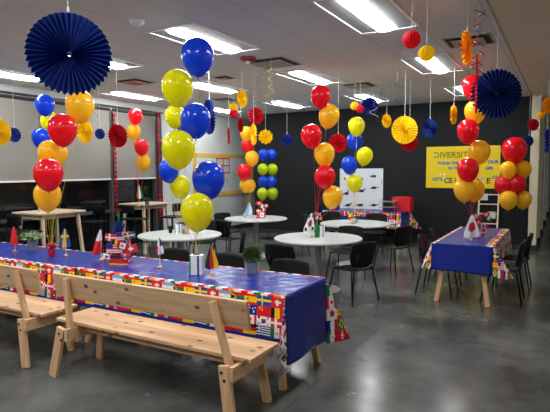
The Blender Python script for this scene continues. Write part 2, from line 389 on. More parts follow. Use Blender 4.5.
bm = NB(); lathe(bm, [(.03, -.05), (.025, -.075), (0, -.08)], 16); obj('strobe_lens', bm, MT['pan'], t, True)
t = thing('smoke_detector', 'round grey smoke detector on the ceiling by the near light', 'smoke detector', (-3.62, 3.66, CE))
bm = NB(); lathe(bm, [(0, 0), (.07, 0), (.07, -.015), (.05, -.045), (0, -.05)], 24); obj('body', bm, MT['ceiling'], t, True)
bm = NB(); lathe(bm, [(.0, -.052), (.012, -.05), (0, -.062)], 8, (.03, -.02, 0)); obj('indicator', bm, MT['pan'], t)

# ------------------------------------------------------------------ furniture
def chair_proto(m, name='stacking_chair'):
    t = empty(name, (0, 0, 0))
    bm = NB(); nu, nv = 10, 10; g = []
    for j in range(nv+1):
        row = []
        for i in range(nu+1):
            u, v = i/nu*2-1, j/nv*2-1
            a = u*math.sqrt(1-.32*v*v); c = v*math.sqrt(1-.32*u*u)
            row.append(bm.verts.new((a*.225, c*.215, .455-.015*(1-u*u)*(1-v*v)-(.02*max(0, v)**3))))
        g.append(row)
    for j in range(nv):
        for i in range(nu): bm.faces.new((g[j][i], g[j][i+1], g[j+1][i+1], g[j+1][i]))
    solid(obj('seat', bm, m, t, True), .014)
    bm = NB(); g = []
    for j in range(nv+1):
        row = []
        for i in range(nu+1):
            u, v = i/nu*2-1, j/nv*2-1
            a = u*math.sqrt(1-.2*v*v); c = v*math.sqrt(1-.2*u*u)
            w = .225 if v > 0 else .225-.03*v*v
            row.append(bm.verts.new((a*w, -.20-.045*(c+1)/2*1.3+.045*u*u, .655+c*.175)))
        g.append(row)
    for j in range(nv):
        for i in range(nu): bm.faces.new((g[j][i], g[j][i+1], g[j+1][i+1], g[j+1][i]))
    solid(obj('backrest', bm, m, t, True), .014)
    for s in (-1, 1):
        bm = NB(); tube(bm, [(s*.13, -.12, .44), (s*.14, -.19, .46), (s*.14, -.205, .56), (s*.13, -.222, .66)], .009, 6)
        obj('back_support', bm, MT['blackm'], t, True)
    for sx in (-1, 1):
        for s2 in (-1, 1):
            bm = NB(); tube(bm, [(sx*.15, s2*.13, .435), (sx*.185, s2*.165, .42), (sx*.235, s2*.235, 0)], .011, 8); obj('leg', bm, MT['blackm'], t, True)
    return t
used = {}
def place(proto_key, x, y, rz, label, cat, group):
    p = PROTO[proto_key]
    o = p if proto_key not in used else copy_tree(p); used[proto_key] = 1
    o.location = (x, y, 0); o.rotation_euler = (0, 0, rz); tag(o, label, cat, group)
    if proto_key == 'chair': o.scale = (1, 1, .94)
    return o
PROTO = {'chair': chair_proto(MT['black'])}
def face(x, y, tx, ty): return math.atan2(ty-y, tx-x)-PI/2
def chair_at(px, py, tx, ty, label, group, zt=.79):
    p = atz(px, py, zt); d = Vector((tx-p.x, ty-p.y, 0)).normalized(); c = Vector((p.x, p.y, 0))+d*.25; T = Vector((tx, ty, 0))
    if (c-T).length < .72: c = T-d*.72
    return place('chair', c.x, c.y, face(c.x, c.y, tx, ty), label, 'chair', group)

def round_table(x, y, label):
    t = thing('round_table', label, 'table', (x, y, 0), 0, 'white round tables')
    bm = NB(); lathe(bm, [(0, .712), (.6, .712), (.608, .718), (.608, .734), (.6, .74), (0, .74)], 64); obj('tabletop', bm, MT['white'], t)
    bm = NB(); lathe(bm, [(0, .03), (.055, .03), (.045, .4), (.055, .68), (.14, .712), (0, .712)], 24); obj('column', bm, MT['wgrey'], t, True)
    bm = NB(); lathe(bm, [(0, 0), (.31, 0), (.32, .012), (.3, .025), (.07, .04), (0, .04)], 48); obj('base', bm, MT['white'], t, True)
T2, T3, T4, T5 = (-4.89, 5.72), (-2.94, 6.33), (-3.15, 8.31), (-5.18, 8.3)
round_table(*T2, 'white round table directly behind the long table, below the yellow balloons')
round_table(*T3, 'white round table holding the Korean flag, in the middle of the room')
round_table(*T4, 'white round table farther back, in front of the hand sign poster')
round_table(*T5, 'white round table by the grey wall with the blue and white flag')
CG = 'black chairs around the white round tables'
place('chair', -3.0, 5.56, face(-3.0, 5.56, *T3), 'black chair at the near left side of the round table with the Korean flag', 'chair', CG)
c = place('chair', -2.33, 6.08, face(-2.33, 6.08, -2.94, 6.36), 'black chair on the right of the round table with the Korean flag', 'chair', CG)
chair_at(352, 225, *T3, 'black chair behind the round table with the Korean flag', CG)
chair_at(377, 212.5, *T4, 'black chair at the far side of the round table before the poster, on its right', CG)
chair_at(330, 210.5, *T4, 'black chair at the far side of the round table before the poster, on its left', CG)
place('chair', -2.38, 8.02, face(-2.38, 8.02, -3.15, 8.31), 'black chair on the right of the round table before the poster', 'chair', CG)
chair_at(231, 218, *T5, 'black chair at the near left of the round table by the grey wall', CG)
chair_at(221, 212, *T5, 'black chair at the far left of the round table by the grey wall', CG)
place('chair', -4.62, 8.85, face(-4.62, 8.85, *T5), 'black chair at the far right of the round table by the grey wall', 'chair', CG)
chair_at(148, 234, *T2, 'black chair at the near left of the round table behind the long table', CG)
chair_at(229, 230, *T2, 'black chair on the right of the round table behind the long table', CG)
chair_at(205, 219, *T2, 'black chair at the far side of the round table behind the long table', CG)
MG = 'black chairs on the far side of the long table'
for px, py, l in ((293, 260.5, 'behind the right end of the long table'), (231, 256, 'behind the long table by the green grassy plant'), (179, 250, 'behind the long table by the white tricolour card box'),
                  (121, 246, 'behind the long table by the big flag centrepiece'), (18, 238, 'behind the long table near the red flag')):
    p = aty(px, py, 4.5); place('chair', p.x, 4.24, PI, 'black chair '+l, 'chair', MG)
RG = 'black chairs along the covered table near the aisle'
place('chair', -1.46, 6.98, -PI/2, 'black chair at the left of the covered table near the aisle, nearest the camera', 'chair', RG)
place('chair', -1.48, 7.8, -PI/2, 'black chair at the left of the covered table near the aisle, farther back', 'chair', RG)
place('chair', -.64, 7.0, PI/2, 'black chair at the aisle side of the covered table, nearest the camera', 'chair', RG)
place('chair', -.6, 7.8, PI/2, 'black chair at the aisle side of the covered table, farther back', 'chair', RG)

# benches ------------------------------------------------------------------
def bench(x1, label):
    L = 1.94; t = thing('wooden_bench', label, 'bench', (x1-L, 2.7, 0), 0, 'pine benches in front of the long table')
    def part(name, f, m=MT['pine'], p=t): bm = NB(); f(bm); return obj(name, bm, m, p)
    part('seat', lambda b: [box(b, (L/2, .095, .437), (L, .184, .028), None, .004), box(b, (L/2, .285, .437), (L, .184, .028), None, .004)])
    part('backrest', lambda b: box(b, (L/2, -.0, .742), (L-.02, .026, .2), Matrix.Rotation(.17, 3, 'X'), .004))
    part('apron', lambda b: box(b, (L/2, .1, .385), (L-.3, .028, .075), None, .003))
    for k, (pt, pb, lt, lf) in enumerate([((-.0+.2, -.045, .815), (.235, -.04, .33), (.18, -.085, .415), (.075, -.10, 0)), ((L-.27, -.045, .815), (L-.115, -.04, .33), (L-.15, -.085, .415), (L-.09, -.10, 0))]):
        ps = part('back_post', lambda b: prism(b, pb, pt, .052, .032, (1, 0, 0)), MT['piney'])
        lg = part('leg', lambda b: prism(b, lf, lt, .085, .032, (1, 0, 0)), MT['piney'])
        x = lt[0]+(.04 if k == 0 else -.02)
        part('side_rail', lambda b: box(b, (lt[0]+.062, .12, .365), (.03, .44, .1), None, .003), MT['pine'])
        part('bolt', lambda b: [tube(b, [(lt[0]+dx, -.10, z), (lt[0]+dx, -.107, z)], .011, 8) for dx, z in ((-.012, .37), (.012, .37-.05))], MT['bolt'], lg)
        part('bolt', lambda b: tube(b, [(pb[0], -.056, .375), (pb[0], -.063, .375)], .011, 8), MT['bolt'], ps)
        part('leg', lambda b: prism(b, (lf[0]+(.02 if k == 0 else -.0), .36, 0), (lt[0], .33, .42), .07, .032, (1, 0, 0)), MT['piney'])
    return t
bench(-1.735, 'pine bench with backrest, in front of the right half of the long table')
bench(-3.87, 'pine bench with backrest, cut by the left edge of the photo')

# covered long tables -------------------------------------------------------
def trestle(name, x0, x1, y0, y1, label, along='x', wmat=MT['piney'], h=.745, group=None, top=MT['pale'], over=.14):
    t = thing(name, label, 'table', ((x0+x1)/2, (y0+y1)/2, 0), 0, group)
    w, d = x1-x0, y1-y0
    bm = NB(); box(bm, (0, 0, h-.015), (w, d, .03), None, .004); obj('tabletop', bm, top, t)
    bm = NB()
    for s in (-1, 1):
        box(bm, (0, s*(d/2-.09), h-.07), (w-.3, .025, .08)); box(bm, (s*(w/2-.15), 0, h-.07), (.025, d-.18, .08))
    obj('frame', bm, wmat, t)
    for sx in (-1, 1):
        for s2 in (-1, 1):
            bm = NB(); prism(bm, (sx*(w/2-.03), s2*(d/2-.04), 0), (sx*(w/2-over), s2*(d/2-.10), h-.03), .055, .045, (1, 0, 0)); obj('leg', bm, wmat, t)
    return t
def long_cloth(x0, x1, y0, y1, zt, label, panel_right, panel_drop, flaps, phase=0, group=None):
    """cloth along x: blue top, flag print on the two long skirts"""
    bm = NB(); x1e = x1+.006; x0e = x0-.006; y0e = y0-.006; y1e = y1+.006; n = int((x1-x0)/.00875)
    wav = lambda x, s: .012*math.sin(x*9+s)+.006*math.sin(x*23+s*2)
    w = x1e-x0e; d = y1e-y0e
    def topc(u, v):
        y = v*d; x = (u-1)*w
        if y < .03: return hem(x)
        if y > d-.03: return hem(x*.9+.1)
        return NAVY
    nx = max(8, n//6); patch(bm, lambda u, v: (x0e+u*w, y0e+v*d, zt+.0025*math.sin(u*60+v*9)*math.sin(v*PI)+.001), topc, nx*2, 24)
    drop = .36
    def sk(sy_):
        y = y0e if sy_ < 0 else y1e
        def pos(u, v):
            k = v*v; return (x0e+u*w, y+sy_*(.012*v+abs(wav(u*w, sy_))*1.3*k), zt-v*drop)
        def col(u, v):
            m = v*drop; x = (u-1)*w*(1 if sy_ < 0 else 1)+phase
            if m < .018: return hem(x+.03)
            if m > .018+4*CH: return NAVY
            return sheet(x, m-.018)
        patch(bm, pos, col, int(w/.0105), 41)
    sk(-1); sk(1)
    if panel_right:
        def pos(u, v):
            e = .012*math.sin(u*6)*v
            return (x1e+.012*v+e, y0e+u*d, zt-v*(panel_drop+.06*(1-u)*0+.03*u))
        patch(bm, pos, lambda u, v: NAVY, 20, 20)
    for f in flaps: patch(bm, f[0], f[1], 24, 40)
    weld(bm)
    o = obj('tablecloth', bm, MT['plastic_cloth'], None, True); tag(o, label, 'tablecloth', group); solid(o, .0015, 0)
    return o
FROWS = [['mex', 'sui', 'chn'], ['can', 'swe', 'aus'], ['jpn', 'esp', 'usa'], ['fra', 'bra', 'pol']]
def flap(c, bl, br, off=0, wmax=.2, bend=(0, 0, 0)):
    c, bl, br, bend = Vector(c), Vector(bl), Vector(br), Vector(bend)
    def pos(u, v): return c+(bl-c)*v*(1-u)+(br-c)*v*u+bend*math.sin(u*PI)*v
    def col(u, v):
        x = u*wmax*v*1.25+off; H = c.z-bl.z; n = max(2, round(H/.12)); q = v*(n+.6)-.6
        if q < 0: return [OR, WH, GR, WH, RD, WH][int(v*36) % 6]
        R0 = FROWS[int(q) % 4] if n > 3 else FROWS[(int(q)+1) % 4]
        return FL[R0[int(x/.095) % 3]](x/.095 % 1, 1-q % 1)
    return pos, col
trestle('trestle_table', -4.04, -1.79, 3.25, 3.95, 'long table under flag print cloth, right half behind the pine bench', group='long tables end to end')
trestle('trestle_table', -6.4, -4.08, 3.22, 3.92, 'long table under flag print cloth, left half with the leafy plant', group='long tables end to end')
cloth_a = long_cloth(-4.05, -1.775, 3.235, 3.965, .748, 'glossy blue tablecloth with flag print skirts, on the right half of the long table', True, .53,
    [flap((-1.769, 3.971, .74), (-1.775, 4.0, .15), (-1.60, 4.12, .19), 0, .2, (.02, .02, 0)), flap((-1.772, 3.229, .73), (-1.80, 3.19, .33), (-1.735, 3.2, .29), .21, .2, (.0, -.03, 0))])
long_cloth(-6.42, -4.055, 3.205, 3.935, .748, 'glossy blue tablecloth with flag print skirts, on the left half of the long table', False, .3, [], .32)
# clear film trailing from the cloth corner by the bench end
bm = NB(); nu, nv = 8, 12; g = [[bm.verts.new((-1.835+.09*u/nu*(1+.3*math.sin(v)), 3.17+.02*math.sin(u*1.9+v*.7), .40-.27*v/nv)) for u in range(nu+1)] for v in range(nv+1)]
for v in range(nv):
    for u in range(nu): bm.faces.new((g[v][u], g[v][u+1], g[v+1][u+1], g[v+1][u]))
o = obj('plastic_liner', bm, MT['clear'], None, True); o.parent = cloth_a; o['label'] = 'crumpled clear plastic liner'; solid(o, .001, 0)
# table beside the aisle: skirts on its long (Y) sides
trestle('trestle_table', -1.40, -.73, 6.48, 8.46, 'covered table beside the aisle, pale legs under its near end', group='flag covered tables')
def aisle_cloth():
    bm = NB(); x0, x1, y0, y1, zt = -1.425, -.705, 6.455, 8.485, .748; w = x1-x0; d = y1-y0
    def topc(u, v):
        x = u*w; y = v*d
        if x < .045: return hem(y)
        if x > w-.10: return sheet(y, w-x+.005)
        return NAVY
    patch(bm, lambda u, v: (x0+u*w, y0+v*d, zt+.002*math.sin(v*40)), topc, 72, 200)
    patch(bm, lambda u, v: (x0+u*w, y0-.01*v, zt-v*.33-.02*u*v), lambda u, v: NAVY, 12, 10)
    for s, x in ((-1, x0), (1, x1)):
        patch(bm, lambda u, v: (x+s*(.015*v+.02*v*abs(math.sin(u*14))), y0+u*d, zt-v*.275), lambda u, v: sheet((u if s < 0 else u)*d, v*.275+(.0 if s < 0 else .1)), 200, 32)
    for p, c in (flap((x1+.001, y0-.001, zt), (x1+.0, y0-.06, .40), (x1+.24, y0+.05, .37), .1, .3, (0, -.04, 0)), flap((x0-.001, y0-.001, zt), (x0-.13, y0-.0, .43), (x0+.0, y0-.03, .42), .3, .2, (0, -.02, 0))):
        patch(bm, p, c, 24, 30)
    weld(bm); o = obj('tablecloth', bm, MT['plastic_cloth'], None, True); solid(o, .0015, 0)
    tag(o, 'blue tablecloth with flag print edges on the table beside the aisle', 'tablecloth', 'flag print tablecloths')
aisle_cloth()
# buffet table at the black wall
trestle('trestle_table', -4.75, -3.0, 10.55, 11.2, 'covered buffet table against the black wall holding the red box', group='flag covered tables')
def buffet_cloth():
    bm = NB(); x0, x1, y0, y1, zt = -4.775, -2.975, 10.525, 11.225, .748; w = x1-x0; d = y1-y0
    patch(bm, lambda u, v: (x0+u*w, y0+v*d, zt), lambda u, v: NAVY, 20, 8)
    patch(bm, lambda u, v: (x0+u*w, y0-.01*v-.01*v*abs(math.sin(u*20)), zt-v*.34), lambda u, v: sheet(u*w, v*.34) if (u > .83 or v < .32) else NAVY, 170, 32)
    patch(bm, lambda u, v: (x1+.01*v, y0+u*d, zt-v*.32), lambda u, v: NAVY, 10, 8)
    for p, c in (flap((x1, y1, zt), (x1-.02, y1+.02, .36), (x1+.26, y1+.04, .34), 0, .28), flap((x1, y0, zt), (x1-.12, y0-.04, .3), (x1+.03, y0-.02, .28), 0, .15)): patch(bm, p, c, 16, 24)
    weld(bm); o = obj('tablecloth', bm, MT['plastic_cloth'], None, True); solid(o, .0015, 0)
    tag(o, 'blue tablecloth with flag print front on the buffet table at the black wall', 'tablecloth', 'flag print tablecloths')
buffet_cloth()
o = thing('red_box', 'bright red open box standing on the buffet table at the black wall', 'box', (-3.06, 10.98, .75))
bm = NB(); box(bm, (0, 0, .15), (.4, .28, .3), None, .006); obj('body', bm, MT['redbox'], o)
bm = NB(); box(bm, (0, 0, .302), (.41, .29, .012)); box(bm, (0, .0, .312), (.3, .2, .012)); obj('lid', bm, MT['redbox'], o)
o = thing('serving_rack', 'silver wire rack with two trays beside the red box', 'serving rack', (-3.3, 10.72, .75))
for z in (.1, .22): bm = NB(); box(bm, (0, 0, z), (.34, .22, .018), None, .004); obj('tray', bm, MT['potl'], o)
for sx in (-1, 1): bm = NB(); tube(bm, [(sx*.165, -.1, 0), (sx*.165, -.1, .28), (sx*.165, .1, .28), (sx*.165, .1, 0)], .005, 6); obj('wire_frame', bm, MT['wgrey'], o)

# bar tables and stools along the blinds -------------------------------------
trestle('bar_table', -7.92, -7.16, 5.06, 5.93, 'pale wooden bar table in front of the blinds, white candle on it', wmat=MT['palez'], h=1.0, group='pale bar tables', over=.1)
trestle('bar_table', -7.9, -7.2, 7.35, 8.2, 'pale wooden bar table near the corner, small orange flag and plant on it', wmat=MT['palez'], h=1.0, group='pale bar tables', over=.1)
def stool():
    t = empty('bar_stool', (0, 0, 0))
    bm = NB(); box(bm, (0, 0, .74), (.4, .38, .03), None, .012); obj('seat', bm, MT['black'], t)
    bm = NB(); g = []
    for j in range(5):
        g.append([bm.verts.new((math.sin((i/8-.5)*1.9)*.21, -.2+.09*(1-math.cos((i/8-.5)*1.9)), .86+.16*j/4)) for i in range(9)])
    for j in range(4):
        for i in range(8): bm.faces.new((g[j][i], g[j][i+1], g[j+1][i+1], g[j+1][i]))
    solid(obj('backrest', bm, MT['black'], t, True), .018)
    for s in (-1, 1): bm = NB(); tube(bm, [(s*.15, -.17, .74), (s*.15, -.185, .9)], .01, 6); obj('back_support', bm, MT['blackm'], t)
    for sx in (-1, 1):
        for s2 in (-1, 1): bm = NB(); tube(bm, [(sx*.16, s2*.15, .73), (sx*.21, s2*.2, 0)], .012, 8); obj('leg', bm, MT['blackm'], t)
    bm = NB(); tube(bm, [(-.19, -.18, .28), (.19, -.18, .28), (.19, .18, .28), (-.19, .18, .28), (-.19, -.18, .28)], .009, 6); obj('foot_ring', bm, MT['blackm'], t)
    return t
PROTO['stool'] = stool()
SG = 'black bar stools by the pale bar tables'
for px, py, l in ((6, 213, 'black bar stool at the very left edge, before the near bar table'), (24, 213, 'black bar stool with its back to us, left part of the near bar table'), (128, 205.5, 'black bar stool in front of the far bar table by the corner')):
    p = atz(px, py, 1.01); place('stool', -8.02+.28 if px < 10 else (-7.22 if px < 60 else p.x), min(p.y+.15, 4.8 if px < 60 else 7.1), 0, l, 'bar stool', SG)
place('stool', -7.5, 6.35, PI, 'black bar stool behind the near bar table, facing it', 'bar stool', SG)
place('stool', -6.82, 7.75, PI/2, 'black bar stool at the right side of the far bar table', 'bar stool', SG)

# ------------------------------------------------------------------ balloons
def balloon_mesh(m):
    bm = NB(); prof = [(0, 0)]
    n = 22
    for k in range(n+1):
        a = k/n*PI   # from bottom (neck) to top
        r = math.sin(a)*(1-.24*(0.5+.5*math.cos(a))**1.3)
        z = 1.2*(1-math.cos(a))/2*2
        prof.append((max(0.0, r), z*.5))
    mx = max(p[0] for p in prof); prof = [(p[0]*.5/mx, p[1]) for p in prof]
    prof = [(0.02, .0)] + [(max(p[0], .025) if i < 2 else p[0], p[1]) for i, p in enumerate(prof[2:-1])] + [(0, .6*2)]
    lathe(bm, prof, 32); me = bpy.data.meshes.new('balloon_body'); bmesh.ops.recalc_face_normals(bm, faces=bm.faces); bm.to_mesh(me); bm.free()
    me.materials.append(m)
    for p in me.polygons: p.use_smooth = True
    k = NB(); lathe(k, [(0, -.055), (.05, -.05), (.02, -.02), (.024, .012), (0, .02)], 12); km = bpy.data.meshes.new('knot'); k.to_mesh(km); k.free(); km.materials.append(m)
    return me, km
BM_ = {k: balloon_mesh(MT[k]) for k in ('red', 'gold', 'yellow', 'blue', 'lime')}
def balloon(col, px, py, wpx, d, label, group, anchor=None, tilt=(0, 0), rib='ribyel', hfac=1.0):
    """px,py: middle of the balloon as seen; wpx its width at distance d"""
    D = wpx*d/F_PX; c = at(px, py, d); rot = Matrix.Rotation(tilt[0], 3, 'Y') @ Matrix.Rotation(tilt[1], 3, 'X')
    base = c-rot @ Vector((0, 0, .6*D*hfac))
    t = thing('balloon', label, 'balloon', base, 0, group)
    me, km = BM_[col]
    o = link('balloon_body', me, t); o.scale = (D, D, D*hfac); o.rotation_euler = rot.to_euler()
    o = link('knot', km, t); o.scale = (D, D, D); o.rotation_euler = rot.to_euler()
    if anchor is not None:
        a = Vector(anchor)-base; n = 8; sag = Vector((random.uniform(-.03, .03), random.uniform(-.03, .03), 0))
        bm = NB(); tube(bm, [a*(k/n)+sag*math.sin(k/n*PI) for k in range(n+1)], .0016 if d < 6 else .0022, 5); obj('string', bm, MT[rib], t)
    return t
def cluster(items, d, anchor, group, where, rib):
    for i, it in enumerate(items):
        col, px, py, w, dd, pos = it[:6]; tilt = it[6] if len(it) > 6 else (0, 0)
        balloon(col, px, py, w, d+dd, '%s balloon %s, %s' % (col if col != 'lime' else 'lime green', pos, where), group, anchor, tilt, rib)
def weight(px, py, z, label, s=.03, m='tinselr'):
    p = atz(px, py, z); t = thing('balloon_weight', label, 'balloon weight', p, 0, 'balloon weights')
    bm = NB(); box(bm, (0, 0, s*.8), (s*1.3, s*1.1, s*1.6), Matrix.Rotation(.5, 3, 'Z'), s*.2); obj('foil_block', bm, MT[m], t)
    bm = NB()
    for k in range(10):
        a = k*.628; q = Vector((math.cos(a), math.sin(a), 0)); e = q.cross(Vector((0, 0, 1)))*s*.25
        b0 = Vector((0, 0, s*1.5)); p1 = b0+q*s*.8+Vector((0, 0, s*1.3)); p2 = b0+q*s*1.3+Vector((0, 0, s*.7))
        V = [bm.verts.new(x) for x in (b0-e, b0+e, p1+e, p2+e, p2-e, p1-e)]; bm.faces.new((V[0], V[1], V[2], V[5])); bm.faces.new((V[5], V[2], V[3], V[4]))
    solid(obj('foil_fringe', bm, MT[m], t), .001, 0)
    return p+Vector((0, 0, s*1.6))

a = weight(52, 256, .75, 'small red foil balloon weight on the long table beside the leafy plant', .05)
G = 'balloons tied over the left half of the long table'; Wh = 'bunch over the leafy plant'
cluster([('gold', 80, 107, 27.5, .1, 'right under the big navy fan'), ('red', 62.5, 130.5, 28, -.1, 'upper of the two red ones'), ('gold', 50, 154, 23, .05, 'between the red ones, left twin'),
         ('gold', 59, 155, 17, .35, 'between the red ones, right twin'), ('red', 48.5, 175, 28, -.15, 'lower of the two red ones'), ('gold', 47.5, 196.5, 26, .12, 'lowest, below the lower red one')], 5.4, a, G, Wh, 'ribyel')
a = atz(38, 211, 1.0)+Vector((0, 0, .04))
G = 'balloons tied over the near bar table'; Wh = 'bunch over the near bar table'
cluster([('blue', 45, 105.5, 18.5, 0, 'topmost against the blind'), ('yellow', 50, 122.5, 18, .25, 'half hidden behind a red one'), ('blue', 41, 138.5, 17.5, 0, 'lower blue one'), ('yellow', 47, 157, 17, .3, 'lowest and mostly hidden')], 7.7, a, G, Wh, 'ribyel')
t = thing('candle', 'white candle standing on the near bar table', 'candle', atz(39.8, 211.3, 1.0)+Vector((0, 0, .0)))
bm = NB(); lathe(bm, [(0, 0), (.02, 0), (.02, .11), (0, .112)], 12); obj('wax', bm, MT['white'], t, True); bm = NB(); tube(bm, [(0, 0, .11), (0, 0, .125)], .002, 5); obj('wick', bm, MT['black'], t)
a = atz(139, 205.8, 1.0)+Vector((0, 0, .05))
cluster([('red', 135.5, 116.5, 14, 0, 'topmost'), ('gold', 133.7, 132.3, 14, .12, 'between the two red ones'), ('red', 141.5, 147.5, 14, -.05, 'lower red one'), ('gold', 143.5, 162.5, 14, .12, 'lowest')], 9.85, a, 'balloons tied over the far bar table', 'bunch over the far bar table', 'ribred')
a_box = atz(197, 272.5, .75); a = a_box+Vector((0, 0, .17))
G = 'balloons tied to the white box on the long table'; Wh = 'big near bunch over the white box'
cluster([('blue', 197.5, 57.5, 32.5, 0, 'topmost'), ('yellow', 177.5, 88.5, 31.5, .05, 'second from the top'), ('blue', 195.5, 121, 30, .1, 'between the two upper yellow ones'), ('yellow', 178.5, 150, 33, -.1, 'middle one, largest at the left'),
         ('blue', 208.5, 180.5, 32.5, .05, 'lower one at the right'), ('yellow', 197.3, 212.5, 33, -.1, 'lowest, close above the table', (0, .0))], 4.5, a, G, Wh, 'ribyel')
a = atz(178.5, 232.5, .74)+Vector((0, 0, .12))
cluster([('yellow', 175, 117, 20, .1, 'topmost, peeping out from behind'), ('blue', 186, 124, 20, .2, 'upper and almost hidden'), ('blue', 169, 171, 20.5, 0, 'lower left'), ('yellow', 180.5, 187, 20, .1, 'lowest')], 7.2, a, 'balloons tied over the round table behind the long table', 'bunch just behind the long table', 'ribyel')
a = atz(316, 237, .74)+Vector((0, 0, .24))
G = 'balloons tied over the round table with the Korean flag'; Wh = 'bunch over the middle round table'
cluster([('red', 320.8, 97, 20, 0, 'topmost'), ('gold', 328.8, 116.5, 20.5, .1, 'second from the top', (.25, 0)), ('red', 311.5, 136.5, 21, -.05, 'out at the left', (-.15, 0)), ('gold', 324.5, 155, 20.5, .05, 'in the centre'), ('red', 325, 177.5, 20.5, -.05, 'second from the bottom'), ('gold', 332.5, 197.5, 20, .08, 'lowest', (.2, 0))], 6.95, a, G, Wh, 'ribred')
a = atz(354, 223, .74)+Vector((0, 0, .08))
G = 'balloons tied over the round table before the poster'; Wh = 'bunch before the hand sign poster'
cluster([('yellow', 356.5, 126.8, 16.5, 0, 'topmost'), ('blue', 354.8, 141.5, 16, .25, 'upper, tucked behind the yellow one'), ('yellow', 364.5, 156.5, 16, 0, 'out at the right', (.25, 0)), ('blue', 349.5, 165.5, 16, .05, 'lower', (-.1, 0)), ('yellow', 354.5, 183.5, 15.5, .1, 'lowest, over the poster')], 8.7, a, G, Wh, 'ribyel')
a = atz(250, 217.5, .74)+Vector((0, 0, .1))
G = 'balloons tied over the round table by the grey wall'; Wh = 'bunch by the grey wall'
cluster([('gold', 246.5, 134, 13, .1, 'topmost among the paper fans'), ('red', 248, 145.5, 13.5, .2, 'upper red one'), ('gold', 252, 158.8, 13.5, 0, 'between the two red ones'), ('red', 244.3, 172.5, 14, 0, 'lower red one'), ('gold', 245.5, 186, 11.5, .1, 'lowest, left of its twin'), ('gold', 250, 186.3, 11.5, .2, 'lowest, right of its twin')], 9.6, a, G, Wh, 'ribyel')
pf = atz(471.5, 236, .75); a = pf+Vector((0, 0, .1))
G = 'balloons tied over the covered table beside the aisle'; Wh = 'bunch over the aisle table'
cluster([('red', 472, 87, 20, .25, 'topmost, half hidden by the right navy fan'), ('gold', 475, 112.5, 20.5, .15, 'below the right navy fan'), ('red', 468, 131.5, 21, -.05, 'upper one over the banner'), ('gold', 479.5, 152.5, 20.5, .05, 'over the top of the banner'),
         ('red', 468, 170.5, 21, -.05, 'lower one over the banner'), ('gold', 464.5, 190, 21, .05, 'lowest, left of its twin'), ('gold', 474.5, 191, 19, .25, 'lowest, right of its twin')], 6.9, a, G, Wh, 'ribred')
def column(px, d, rows, label, names, group, ytop):
    b = at(px, 200, d); b.z = 0
    t = thing('balloon_stand', label, 'balloon stand', b)
    bm = NB(); lathe(bm, [(0, 0), (.17, 0), (.17, .015), (.02, .03), (0, .03)], 24); obj('base', bm, MT['blackm'], t)
    h = at(px, ytop, d).z; bm = NB(); tube(bm, [(0, 0, .02), (0, 0, h)], .008, 8); obj('pole', bm, MT['blackm'], t)
    for (col, x, y, w, dd), nm in zip(rows, names): balloon(col, x, y, w, d+dd, nm, group, None, (0, 0), hfac=.96)
column(267.5, 12.2, [('blue', 263.5, 155, 10.5, -.05), ('blue', 271.5, 155, 10.5, .05), ('lime', 262.7, 169.5, 10.5, -.05), ('lime', 272.5, 169.7, 10.5, 0), ('blue', 263.5, 182, 10.5, .0), ('blue', 271.5, 182, 10.5, -.05), ('lime', 262.5, 194, 11, -.05), ('lime', 272.6, 193.7, 11, 0)],
       'black stand of the blue and lime balloon column at the black wall corner',
       ['blue balloon, top row left, in the column at the black wall corner', 'blue balloon, top row right, in the column at the black wall corner', 'lime green balloon, upper pair left, in the column at the black wall corner', 'lime green balloon, upper pair right, in the column at the black wall corner',
        'blue balloon, lower blue row left, in the column at the black wall corner', 'blue balloon, lower blue row right, in the column at the black wall corner', 'lime green balloon, bottom pair left, in the column at the black wall corner', 'lime green balloon, bottom pair right, in the column at the black wall corner'], 'balloons of the blue and lime column', 155)
column(515, 9.4, [('red', 514.2, 150.5, 23.5, 0), ('gold', 508, 170.5, 16, -.03), ('gold', 522.8, 170, 16.5, .05), ('red', 503, 185.5, 16.5, .05), ('red', 517.2, 184.8, 17, -.05), ('gold', 508.3, 200.3, 17, -.05), ('gold', 523, 200, 16.5, .05)],
       'black stand of the red and gold balloon column by the aisle',
       ['large red balloon topping the column by the aisle', 'gold balloon, upper pair left, in the column by the aisle', 'gold balloon, upper pair right, in the column by the aisle', 'red balloon, pair left, in the column by the aisle', 'red balloon, pair right, in the column by the aisle',
        'gold balloon, bottom pair left, in the column by the aisle', 'gold balloon, bottom pair right, in the column by the aisle'], 'balloons of the red and gold column', 160)

